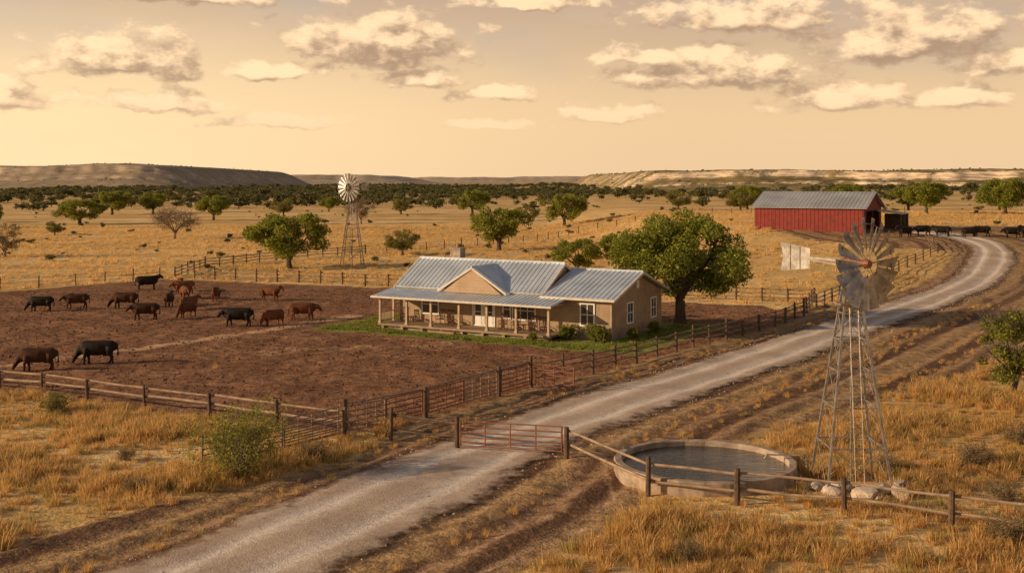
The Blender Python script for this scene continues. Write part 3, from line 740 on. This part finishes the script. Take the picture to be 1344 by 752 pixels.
for s0,s1,v0,vr,v1,ze,zr in((20.26,20.36,1.9,7.2,12.5,3.08,4.8),(-.1,-.01,2.25,6,10.05,3.16,5.3),(14.01,14.09,2.3,6,10,3.16,5.3)):
    m_=(s0+s1)/2
    g.beam((m_,v0,ze-.04),(m_,vr,zr-.04),s1-s0,.18,0); g.beam((m_,vr,zr-.04),(m_,v1,ze-.04),s1-s0,.18,0)
g.obj('trim',[trim],house)
g=Geo(); g.tube([(cg,2.075,4.0),(cg,2.095,4.0)],.42,24); g.obj('round_window',[glass],house)
g=Geo()
for s_ in(.12,2.75,5.1,7.75,10.3,12.9,15.7):
    g.box((s_-.08,.0,.38),(s_+.08,.16,2.5)); g.box((s_-.12,-.04,.38),(s_+.12,.2,.56)); g.box((s_-.12,-.04,2.34),(s_+.12,.2,2.5))
g.box((-.1,-.03,2.50),(15.9,.19,2.62)); g.box((-.1,.19,2.50),(.06,2.3,2.62)); g.box((15.74,.19,2.50),(15.9,2.3,2.62))
g.box((.02,1.9,.38),(.18,2.05,2.5))
g.box((.04,.25,1.2),(.12,1.85,1.27)); g.box((.04,.25,.55),(.12,1.85,.6))
for i in range(10): g.box((.06,.32+i*.16,.6),(.1,.36+i*.16,1.2))
g.obj('porch_posts',[postm],house)
gw=Geo();gg=Geo()
def window_front(uc,w,z0,z1,v,mull=1,door=False):
    t=.11
    gg.box((uc-w/2+.02,v-.03,z0+.02),(uc+w/2-.02,v-.01,z1-.02))
    gw.box((uc-w/2-t,v-.08,z0-t),(uc-w/2,v-.002,z1+t)); gw.box((uc+w/2,v-.08,z0-t),(uc+w/2+t,v-.002,z1+t))
    gw.box((uc-w/2,v-.075,z1),(uc+w/2,v-.002,z1+t)); gw.box((uc-w/2,v-.1,z0-t),(uc+w/2,v-.002,z0))
    for i in range(mull): 
        x_=uc-w/2+w*(i+1)/(mull+1); gw.box((x_-.03,v-.062,z0),(x_+.03,v-.031,z1))
    gw.box((uc-w/2,v-.058,(z0+z1)/2-.03),(uc+w/2,v-.032,(z0+z1)/2+.03))
    if door:
        gw.box((uc-w/2,v-.05,z0),(uc+w/2,v-.033,z0+.75)); gw.box((uc-w/2,v-.05,z0),(uc-w/2+.16,v-.0335,z1)); gw.box((uc+w/2-.16,v-.05,z0),(uc+w/2,v-.0335,z1))
def window_side(vc,w,z0,z1,u):
    t=.11
    gg.box((u+.01,vc-w/2+.02,z0+.02),(u+.03,vc+w/2-.02,z1-.02))
    gw.box((u+.002,vc-w/2-t,z0-t),(u+.08,vc-w/2,z1+t)); gw.box((u+.002,vc+w/2,z0-t),(u+.08,vc+w/2+t,z1+t))
    gw.box((u+.002,vc-w/2,z1),(u+.075,vc+w/2,z1+t)); gw.box((u+.002,vc-w/2,z0-t),(u+.1,vc+w/2,z0))
    gw.box((u+.032,vc-w/2,(z0+z1)/2-.03),(u+.058,vc+w/2,(z0+z1)/2+.03)); gw.box((u+.032,vc-.025,z0),(u+.06,vc+.025,z1))
window_front(3.5,1.5,1.15,2.6,2.4); window_front(8.1,.85,.5,2.55,2.4,0,True); window_front(9.15,.85,.5,2.55,2.4,0,True)
window_front(12.3,1.9,1.15,2.5,2.4,2); window_front(17.8,1.05,1.05,2.6,2.4); window_front(10.75,.55,1.2,2.5,2.4,0)
window_side(5.7,1.0,1.05,2.5,19.8); window_side(10.3,.95,1.05,2.5,19.8)
gw.box((19.802,7.0,3.55),(19.86,7.4,4.15))
gw.obj('window_frames',[white],house); gg.obj('window_glass',[glass],house)
g=Geo()
for c_ in((19.8,2.4),(13.9,2.4),(.5,2.4),(19.8,12.0)):
    g.box((c_[0]-.1+.006,c_[1]-.012+(0 if c_[1]<5 else -.09),.36),(c_[0]+.012,c_[1]+.1+(0 if c_[1]<5 else -.088),3.0))
g.obj('corner_boards',[postm],house)
g=Geo(); g.box((3.0,6.1,4.6),(4.0,6.9,6.15),0); g.box((2.93,6.03,6.15),(4.07,6.97,6.27),1); g.tube([(3.5,6.5,6.27),(3.5,6.5,6.6)],.12,8,1); g.tube([(2.0,6.8,5.0),(2.0,6.8,5.9)],.05,6,1)
g.obj('chimney',[brick,concrete],house)
def chair(g,u,v,rot,z=.38):
    M=Matrix.Translation((u,v,z))@Matrix.Rotation(rot,4,'Z')
    def bx(a,b):
        q_=Geo(); q_.box(a,b); g.add([M@Vector(t_) for t_ in q_.v],q_.f,0)
    def tb(ps,r):
        q_=Geo(); q_.tube(ps,r,5); g.add([M@Vector(t_) for t_ in q_.v],q_.f,0)
    bx((-.27,-.25,.40),(.27,.25,.45))
    for s_ in(-.25,.25):
        tb([(s_,-.22,.06),(s_,-.24,.64)],.022); tb([(s_,.22,.06),(s_,.34,1.15)],.022); bx((s_-.04,-.3,.64),(s_+.04,.3,.67))
        tb([(s_,-.42,.09),(s_,-.15,.03),(s_,.2,.03),(s_,.5,.10)],.02)
    for i in range(5): tb([(-.2+.1*i,.25,.45),(-.2+.1*i,.34,1.08)],.018)
    bx((-.27,.31,1.08),(.27,.36,1.2))
g=Geo()
for u,v,r in((1.5,1.5,.1),(4.9,1.7,-.2),(5.9,1.6,.2),(10.9,1.5,.1),(12.1,1.4,-.1),(13.6,1.5,.15),(14.6,1.2,.5)): chair(g,u,v,r)
g.obj('porch_chairs',[chairm],house)
g=Geo(); g.tube([(2.4,1.5,.38),(2.4,1.5,.85)],.05,6); g.tube([(2.4,1.5,.85),(2.4,1.5,.9)],.3,14); g.tube([(12.85,1.3,.38),(12.85,1.3,.85)],.05,6); g.tube([(12.85,1.3,.85),(12.85,1.3,.9)],.3,14)
g.obj('porch_tables',[chairm],house)
def hw(u,v): return (HO[0]+HU[0]*u+HV[0]*v,HO[1]+HU[1]*u+HV[1]*v)
for u,v,s in((16.5,1.5,.9),(18.9,1.6,1.0),(19.6,1.3,.8),(20.9,4.0,.7),(20.9,8.0,.75),(14.9,-.9,.5)):
    x,y=hw(u,v); place('garden_shrub',shrub,x,y,s,u)

# ------------------------------------------------------------ barn
bx0,by0=37.9,178.6
barn=empty('red_barn',(bx0,by0,4.42),-TH)
BL,BW,BE,BR=16.7,12.0,3.5,5.75
g=Geo()
g.box((0,0,-.8),(BL,.15,BE)); g.box((0,BW-.15,-.8),(BL,BW,BE)); g.box((0,.15,-.8),(.15,BW-.15,BE))
g.box((BL-.15,.15,-.8),(BL,1.6,BE)); g.box((BL-.15,BW-1.6,-.8),(BL,BW-.15,BE)); g.box((BL-.15,1.6,3.0),(BL,BW-1.6,BE)); 
for u in(0.0,BL-.15): 
    g.add([(u,0,BE),(u,BW,BE),(u,BW/2,BR-.1),(u+.15,0,BE),(u+.15,BW,BE),(u+.15,BW/2,BR-.1)],[(0,1,2)[::-1],(3,4,5),(0,3,5,2),(1,2,5,4)],0)
u=.3
while u<BL: g.box((u,-.035,-.5),(u+.06,-.001,BE-.02)); u+=.6
g.obj('walls',[redm],barn)
g=Geo()
g.box((BL-.05+.06,1.5,-.3),(BL+.06,1.65,3.05)); g.box((BL+.01,BW-1.65,-.3),(BL+.06,BW-1.5,3.05)); g.box((BL+.01,1.5,2.95),(BL+.065,BW-1.5,3.1)); g.box((BL+.01,5.9,-.3),(BL+.06,6.1,2.95))
g.box((3,-.06,-.3),(3.08,-.037,1.5)); g.box((11.3,-.06,1.4),(12.5,-.038,1.5))
g.obj('trim',[wood_dark],barn)
roof('roof_front',[(-.5,-.5,3.42),(BL+.6,-.5,3.42),(BL+.6,BW/2,5.85),(-.5,BW/2,5.85)],.1,.6,roofb,None,barn)
roof('roof_back',[(-.5,BW/2,5.85),(BL+.6,BW/2,5.85),(BL+.6,BW+.5,3.42),(-.5,BW+.5,3.42)],.1,.6,roofb,None,barn)
roof('lean_to_roof',[(BL+.62,6.0,3.0),(BL+4.4,6.0,2.5),(BL+4.4,11.5,2.5),(BL+.62,11.5,3.0)],.07,.6,roofb,'u',barn)
g=Geo()
for v in(6.2,8.8,11.3): g.box((BL+4.1,v-.08,-.6),(BL+4.26,v+.08,2.5))
g.box((BL+.65,11.3,-.6),(BL+4.1,11.4,2.4)); g.obj('lean_to_posts',[wood_dark],barn)

# ------------------------------------------------------------ windmills
def windmill(name,x,y,hub,Rw,ang,bw,thick=1.0,nbl=18,a0=2.0,a1=3.55,wo=.8):
    z0=hz(x,y); e=empty(name,(x,y,z0)); g=Geo(); top=hub-.25; tw=.16
    def leg(i,z):
        sx_,sy_=((-1,-1),(1,-1),(1,1),(-1,1))[i]; k=bw/2+(tw-bw/2)*(z/top); return(sx_*k,sy_*k,z)
    for i in range(4): g.beam(leg(i,-.3),leg(i,top),.085*thick,.085*thick)
    zs=[0,top*.2,top*.38,top*.54,top*.68,top*.80,top*.91]
    for a,b in zip(zs[:-1],zs[1:]):
        for i in range(4):
            j=(i+1)%4
            g.beam(leg(i,b),leg(j,b),.05*thick,.05*thick)
            g.tube([leg(i,a+.05),leg(j,b)],.012*thick,4); g.tube([leg(j,a+.05),leg(i,b)],.012*thick,4)
    for s_ in(-.17,.17):
        g.tube([(s_,-bw/2-.03,0),(s_,-tw-.05-(bw/2-tw)*(1-.83),top*.83)],.016*thick,4)
    for k in range(24):
        z=.3+k*top*.82/24; yy_=-bw/2-.03+(bw/2-tw-.02)*(z/top); g.tube([(-.17,yy_,z),(.17,yy_,z)],.012*thick,4)
    g.obj('tower',[galv],e)
    g=Geo(); zp=top*.84
    g.box((-.55,-.55,zp),(.55,.55,zp+.06),0); g.tube([(0,0,0),(0,0,hub-.2)],.03*thick,6,1)
    g.obj('platform',[wood_old,galv],e)
    g=Geo(); ax=Vector((math.cos(ang),math.sin(ang),0)); sd=Vector((-ax.y,ax.x,0)); up=Vector((0,0,1)); c=Vector((0,0,hub))
    g.tube([c-ax*.45,c-ax*.3,c+ax*.3,c+ax*(wo-.1)],[.1,.2,.2,.09],10,1); g.tube([c-up*.45,c],[.11,.16],8,1); g.tube([c+up*.1,c+up*.3,c+up*.34],[.17,.13,.03],10,1)
    wc=c+ax*wo
    g.tube([wc-ax*.1,wc+ax*.10],[.2,.15],12,1)
    def rp(a,r,off=0): return wc+(sd*math.cos(a)+up*math.sin(a))*r+ax*off
    for rr_ in(.36,.86):
        g.tube([rp(a,Rw*rr_,-.04) for a in np.linspace(0,2*math.pi,37)],.02*thick,5,0,False)
    for k in range(6):
        a=2*math.pi*k/6+.1; g.tube([rp(a,.1,.03),rp(a,Rw*.86,-.05)],.018*thick,5,0); g.tube([rp(a,.1,-.12),rp(a,Rw*.86,-.06)],.012*thick,5,0)
    for k in range(nbl):
        a=2*math.pi*k/nbl; da=2*math.pi/nbl*.43; vs=[]
        for r_,w_ in((Rw*.30,.95),(Rw*.66,.95),(Rw,.93)):
            for t_ in(-1,-.33,.33,1):
                off=.11*r_/Rw*t_+(-.05*(1-t_*t_))*r_/Rw
                vs.append(rp(a+da*t_*w_,r_,off+.02))
        fs=[(i*4+j,i*4+j+1,i*4+j+5,i*4+j+4) for i in range(2) for j in range(3)]
        g.add(vs,fs,2)
    g.obj('wheel',[galv,steel_rust,galv_l],e)
    g=Geo()
    g.beam(c-ax*.3+up*.06,c-ax*a1+up*.1,.08*thick,.10*thick,0); g.beam(c-ax*.3-up*.14,c-ax*(a0*1.1)+up*.02,.05*thick,.05*thick,0)
    hh=(a1-a0)*.35
    vs=[c-ax*a0+up*(.06+hh*.75),c-ax*a0+up*(.06-hh*.75),c-ax*a1+up*(.06-hh*1.1),c-ax*(a1*.96)+up*(.06),c-ax*a1+up*(.06+hh*1.1)]
    vs=[v-sd*.03 for v in vs]; g.add(vs+[v+sd*.012 for v in vs],[(0,1,2,3,4),(9,8,7,6,5)]+[(i,i+5,(i+1)%5+5,(i+1)%5) for i in range(5)],1)
    for k in(.33,.66):
        q_=a0+(a1-a0)*k; hq=hh*(.75+.3*k); g.beam(c-ax*q_+up*(.06+hq)-sd*.045,c-ax*q_+up*(.06-hq)-sd*.045,.025,.02,0)
    g.obj('tail_vane',[galv,galv_l],e)
    return e
windmill('windmill',13.25,44.7,8.75,1.8,math.radians(-55),2.5)
windmill('windmill',-22.5,161,11.0,2.0,math.radians(-125),3.0,1.2)

# ------------------------------------------------------------ stock tank
tx0,ty0=tank_c; tz=hz(tx0,ty0); tank=empty('stock_tank',(tx0,ty0,tz)); Rt=3.7
g=Geo(); n=72; prof=[(Rt,-.2),(Rt+.0,.53),(Rt-.03,.57),(Rt-.30,.57),(Rt-.33,.53),(Rt-.33,-.1)]
vs=[(r*math.cos(2*math.pi*i/n)*(1+.004*math.sin(i*1.7)),r*math.sin(2*math.pi*i/n)*(1+.004*math.cos(i*2.3)),z+.008*math.sin(i*.9)) for r,z in prof for i in range(n)]
fs=[(k*n+i,k*n+(i+1)%n,(k+1)*n+(i+1)%n,(k+1)*n+i) for k in range(5) for i in range(n)]
g.add(vs,fs); g.obj('rim',[concrete],tank)
wm,nb,p=newmat('water'); P0=nb.new('ShaderNodeTexCoord').outputs['Object']
nb.put(p.inputs['Base Color'],nb.mix(nb.ramp(nb.noise(P0,.9,4),.4,.65),(.010,.012,.009),(.03,.028,.018))); p.inputs['Roughness'].default_value=.02
wn=nb.noise(nb.mapv(P0,(.8,2.6,1)),1.7,4,.6)
nb.put(p.inputs['Normal'],nb.bump(wn,.9,.06)); p.inputs['Specular IOR Level'].default_value=1.0; p.inputs['IOR'].default_value=1.5
g=Geo(); g.add([((Rt-.33)*math.cos(2*math.pi*i/n),(Rt-.33)*math.sin(2*math.pi*i/n),.34) for i in range(n)],[tuple(range(n))]); g.obj('water',[wm],tank)
g=Geo(); g.tube([(4.6,-.3,.02),(3.9,-.1,.75),(2.6,.2,.72),(2.5,.2,.55)],.035,8); g.obj('inlet_pipe',[galv],tank)
rk=[rock('rockA',101,rockm),rock('rockB',102,rockm)]
for i,(x,y,s) in enumerate([(12.3,43.6,.5),(13.3,43.0,.62),(14.0,43.7,.5),(14.7,43.2,.55),(11.9,44.5,.35),(15.1,44.5,.4),(12.8,44.4,.45),(13.7,42.5,.3)]):
    o=place('boulder',rk[i%2],x,y,s,i*1.3); o.location.z+=s*.25

# ------------------------------------------------------------ cattle (one remeshed continuous surface per pose)
def cow_mesh(name,pose,mat,step=0.0):
    g=Geo()
    g.loft([(-1.08,0,1.14,.13,.16),(-1.04,0,1.11,.22,.25),(-.86,0,1.05,.29,.34),(-.5,0,.98,.34,.41),(-.1,0,.93,.41,.45),(.3,0,.94,.39,.45),(.62,0,.98,.33,.43),(.86,0,1.02,.25,.36),(1.0,0,1.04,.14,.22)])
    if pose=='graze':
        g.loft([(.66,0,1.04,.24,.36),(.92,0,.90,.18,.29),(1.12,0,.66,.13,.2),(1.2,0,.55,.11,.15)])
        hd=[(1.07,0,.70,.08,.09),(1.15,0,.62,.14,.14),(1.26,0,.46,.135,.15),(1.36,0,.28,.10,.115),(1.42,0,.14,.09,.09),(1.44,0,.08,.06,.06)]
    elif pose=='up':
        g.loft([(.62,0,1.06,.24,.36),(.88,0,1.18,.18,.28),(1.04,0,1.30,.13,.2),(1.1,0,1.35,.12,.15)])
        hd=[(1.0,0,1.43,.08,.08),(1.08,0,1.42,.14,.14),(1.25,0,1.34,.135,.15),(1.4,0,1.21,.10,.115),(1.5,0,1.10,.09,.09),(1.53,0,1.06,.06,.06)]
    else:
        g.loft([(.66,0,1.04,.24,.36),(.92,0,1.05,.18,.28),(1.1,.03,1.06,.13,.2),(1.16,.04,1.06,.12,.15)])
        hd=[(1.05,.03,1.14,.08,.08),(1.13,.04,1.11,.14,.14),(1.28,.06,1.0,.135,.15),(1.41,.08,.85,.10,.115),(1.49,.09,.73,.09,.09),(1.51,.09,.69,.06,.06)]
    g.loft(hd,14)
    for s_ in(-1,1):
        d=step*s_
        g.tube([(.58,s_*.18,.95),(.62,s_*.21,.72),(.62+d*.5,s_*.2,.52),(.64+d*.8,s_*.19,.40),(.62+d,s_*.19,.18),(.63+d,s_*.19,.1),(.67+d,s_*.19,.0)],[.22,.18,.115,.09,.065,.078,.09],10)
        d=-d
        g.tube([(-.76,s_*.17,1.0),(-.72,s_*.21,.80),(-.68+d*.2,s_*.21,.62),(-.82+d*.6,s_*.2,.44),(-.82+d*.8,s_*.19,.2),(-.79+d,s_*.19,.1),(-.75+d,s_*.19,.0)],[.28,.25,.175,.095,.065,.078,.09],10)
        h1=Vector(hd[1][:3]); fw=(Vector(hd[4][:3])-h1).normalized(); sd_=Vector((0,s_,0)); bs=h1+sd_*.08+fw*.02
        g.tube([bs,bs+sd_*.12-fw*.02,bs+sd_*.27-fw*.0-Vector((0,0,.05))],[.05,.075,.03],8)
    g.tube([(-1.04,0,1.22),(-1.15,0,1.13),(-1.18,0,.85),(-1.17,0,.55),(-1.16,0,.42)],[.06,.045,.035,.06,.035],8)
    g.tube([(-.45,0,.62),(-.46,0,.46)],[.18,.13],10)
    g.tube([(.62,0,.66),(.86,0,.66)],[.14,.1],8)
    me=g.mesh(name+'_src',[mat]); o=bpy.data.objects.new(name+'_src',me); COL.objects.link(o)
    md=o.modifiers.new('rm','REMESH'); md.mode='VOXEL'; md.voxel_size=.032; md.use_smooth_shade=True
    sm=o.modifiers.new('sm','SMOOTH'); sm.factor=.5; sm.iterations=3
    dg=bpy.context.evaluated_depsgraph_get(); dg.update(); me2=bpy.data.meshes.new_from_object(o.evaluated_get(dg)); me2.name=name
    if not me2.materials: me2.materials.append(mat)
    bpy.data.objects.remove(o); return me2
blk=MAT('black_hide',(.016,.012,.010),(.034,.022,.015),2.5,.7,spec=.15)
brn=MAT('brown_hide',(.085,.036,.018),(.045,.02,.012),2,.75,rnd=.2,spec=.15)
red=MAT('red_hide',(.19,.072,.03),(.11,.04,.018),2,.75,rnd=.25,spec=.15)
CB={p_:cow_mesh('cow_'+p_,p_,blk,st) for p_,st in(('graze',.10),('up',.03),('walk',.13))}
CM={}
for c_,m_ in(('b',blk),('n',brn),('r',red)):
    for p_ in CB:
        q_=CB[p_].copy(); q_.materials.clear(); q_.materials.append(m_); CM[(c_,p_)]=q_
def cow(x,y,c,pz,hd,s=1.0):
    o=bpy.data.objects.new('cow',CM[(c,pz)]); o.location=(x,y,hz(x,y)+.0); o.rotation_euler=(0,0,math.radians(hd)); o.scale=(s,s,s); COL.objects.link(o)
for a in[(-43.3,105,'b','graze',188,1.0),(-40.8,107,'n','walk',195,1.0),(-36.6,108,'n','graze',185,1.08),(-40.2,126,'b','up',20,1.1),(-31.6,98.4,'n','walk',190,1.05),(-32.7,109,'n','up',95,.95),(-36,124,'r','up',-70),(-34.8,121,'r','walk',200),(-33.2,116,'r','walk',-60,.95),(-28.6,100.6,'r','graze',-115,.95),(-29.9,106,'r','up',60,.95),(-29.7,114.6,'r','up',-85,.95),(-22.6,94.2,'b','walk',186,1.1),(-24.2,114.5,'r','up',-20),(-19.9,95.2,'r','graze',-130,.95),(-18.0,98.4,'r','walk',5,1.05),
          (-30,72.3,'n','graze',190,1.05),(-27.2,75,'b','graze',188,1.1),
          (57.2,166.5,'b','up',200,1.1),(60.2,167.6,'b','walk',190,1.1),(62.6,166.4,'b','up',170,1.1),(66.4,165.8,'b','up',10,1.1),(68.6,167,'b','walk',170,1.1),(72.4,165.5,'b','walk',182,1.15),(75.2,166.5,'b','up',190,1.15),(77.8,165,'b','graze',178,1.1)]:
    cow(*a)

# ------------------------------------------------------------ sky
w=bpy.data.worlds.new('World'); scene.world=w; w.use_nodes=True
SEL=math.radians(16.5); sdir=Vector((-.97,-.20,0)).normalized()
to_sun=Vector((sdir.x*math.cos(SEL),sdir.y*math.cos(SEL),math.sin(SEL)))
nb=NB(w.node_tree); bg=w.node_tree.nodes['Background']
sky=nb.new('ShaderNodeTexSky'); sky.sky_type='NISHITA'; sky.sun_disc=False; sky.sun_elevation=SEL; sky.sun_rotation=math.atan2(to_sun.x,to_sun.y)
sky.dust_density=4; sky.air_density=1.2
cg_=bpy.data.node_groups.new('cloud_density','ShaderNodeTree')
cg_.interface.new_socket(name='P',in_out='INPUT',socket_type='NodeSocketVector'); cg_.interface.new_socket(name='D',in_out='OUTPUT',socket_type='NodeSocketFloat')
c=NB(cg_); gi=c.new('NodeGroupInput').outputs[0]; go=c.new('NodeGroupOutput')
nz=c.noise(c.mapv(gi,(1,1.6,1)),20,3,.6,'Color')
pw=c.vm('ADD',gi,c.vm('MULTIPLY',c.vm('SUBTRACT',nz,(.5,.5,.5)),(.036,.020,0)))
CL=[(-.335,.106,.080,.028),(-.30,.158,.13,.014),(-.115,.125,.095,.034),(-.08,.092,.055,.014),(-.205,.096,.06,.011),(.185,.098,.11,.026),(.205,.142,.11,.020),(.335,.122,.10,.034),(.11,.110,.040,.012),(.275,.074,.08,.018),(.085,.060,.05,.013),(-.42,.070,.055,.018),(-.29,.066,.06,.014),(-.01,.078,.045,.012),(.375,.068,.05,.013),(.02,.156,.075,.010),(.43,.098,.07,.018),(-.20,.052,.07,.009),(-.02,.050,.05,.006),(.62,.12,.09,.03),(-.62,.12,.1,.03)]
acc=None
for az,el,rx,ry in CL:
    q=c.sep(c.vm('MULTIPLY',c.vm('SUBTRACT',pw,(az,el-ry*.35,0)),(1/rx,1/(ry*1.25),0)))
    yv_=c.m('MAXIMUM',q[1],c.m('MULTIPLY',q[1],-2.4))
    d=c.m('SUBTRACT',1.0,c.vm('LENGTH',c.comb(q[0],yv_,0.0)))
    acc=d if acc is None else c.m('MAXIMUM',acc,d)
acc=c.m('MAXIMUM',acc,-.9)
up_=c.ramp(c.sep(gi)[1],.17,.24)
gen=c.m('MULTIPLY_ADD',c.noise(c.mapv(gi,(1,2.8,1)),5.5,3,.6),4.0,-2.45)
acc=c.m('MAXIMUM',acc,c.m('MULTIPLY_ADD',up_,1.6,c.m('SUBTRACT',gen,1.6)))
fb=c.m('SUBTRACT',c.noise(c.mapv(gi,(1,1.7,1)),30,7,.6),.5)
c.put(go.inputs[0],c.m('MULTIPLY_ADD',fb,2.3,acc))
D=nb.new('ShaderNodeTexCoord').outputs['Generated']
s=nb.sep(D); hlen=nb.m('SQRT',nb.m('ADD',nb.m('MULTIPLY',s[0],s[0]),nb.m('MULTIPLY',s[1],s[1])))
az=nb.m('ARCTAN2',s[0],s[1]); el=nb.m('ARCTAN2',s[2],hlen)
Pv=nb.comb(az,el,0.0)
def dens_at(v):
    n=nb.new('ShaderNodeGroup'); n.node_tree=cg_; nb.put(n.inputs[0],v); return n.outputs[0]
d0=dens_at(Pv); d1=dens_at(nb.vm('ADD',Pv,(-.008,.012,0)))
base=nb.mix(nb.ramp(el,-.01,.075),(.96,.66,.38),(.98,.67,.37))
base=nb.mix(nb.ramp(el,.04,.17),base,(.61,.425,.29))
blue=nb.m('MULTIPLY',nb.ramp(nb.noise(nb.mapv(Pv,(1,2.5,1)),6,3,.5),.45,.65),nb.ramp(el,.06,.15))
base=nb.mix(nb.m('MULTIPLY',blue,.5),base,(.52,.45,.40))
base=nb.mix(nb.ramp(el,.22,.50),base,(.09,.11,.16))
glow=nb.m('MULTIPLY',nb.ramp(az,.2,-.45),nb.ramp(el,.20,.02))
base=nb.mix(nb.m('MULTIPLY',glow,.9),base,(1.25,.90,.50))
base=nb.mix(nb.m('MULTIPLY',nb.ramp(nb.noise(nb.mapv(Pv,(1,5,1)),4,4,.6),.45,.75),.2),base,(1.0,.72,.45))
base=nb.mix(.10,base,nb.vm('SCALE',sky.outputs[0],scale=.10))
lit=nb.ramp(nb.m('SUBTRACT',d0,d1),-.30,.60)
ccol=nb.mix(lit,(.45,.295,.19),(1.2,.84,.50))
ccol=nb.mix(nb.m('MULTIPLY',nb.ramp(el,.09,.03),.6),ccol,(.94,.64,.38))
hi=nb.ramp(el,.22,.50)
ccol=nb.mix(hi,ccol,(.20,.18,.17))
ca=nb.m('MULTIPLY',nb.ramp(d0,-.02,.50),.9)
fin=nb.mix(ca,base,ccol)
nb.put(bg.inputs[0],nb.vm('SCALE',fin,scale=10.0)); bg.inputs[1].default_value=.1

sun=bpy.data.lights.new('sun','SUN'); sun.energy=5.0; sun.angle=math.radians(.6); sun.color=(1.0,.72,.43)
so=bpy.data.objects.new('sun',sun); so.rotation_euler=to_sun.to_track_quat('Z','Y').to_euler(); so.location=(-50,-20,60); COL.objects.link(so)

cam=bpy.data.cameras.new('camera'); co=bpy.data.objects.new('camera',cam); COL.objects.link(co)
co.location=(0,0,12.0); co.rotation_euler=(math.radians(90),0,0); cam.lens=40.18; cam.sensor_width=36; cam.shift_y=-.1034
cam.clip_start=.5; cam.clip_end=20000; scene.camera=co
scene.view_settings.view_transform='Standard'; scene.view_settings.look='None'; scene.view_settings.exposure=0
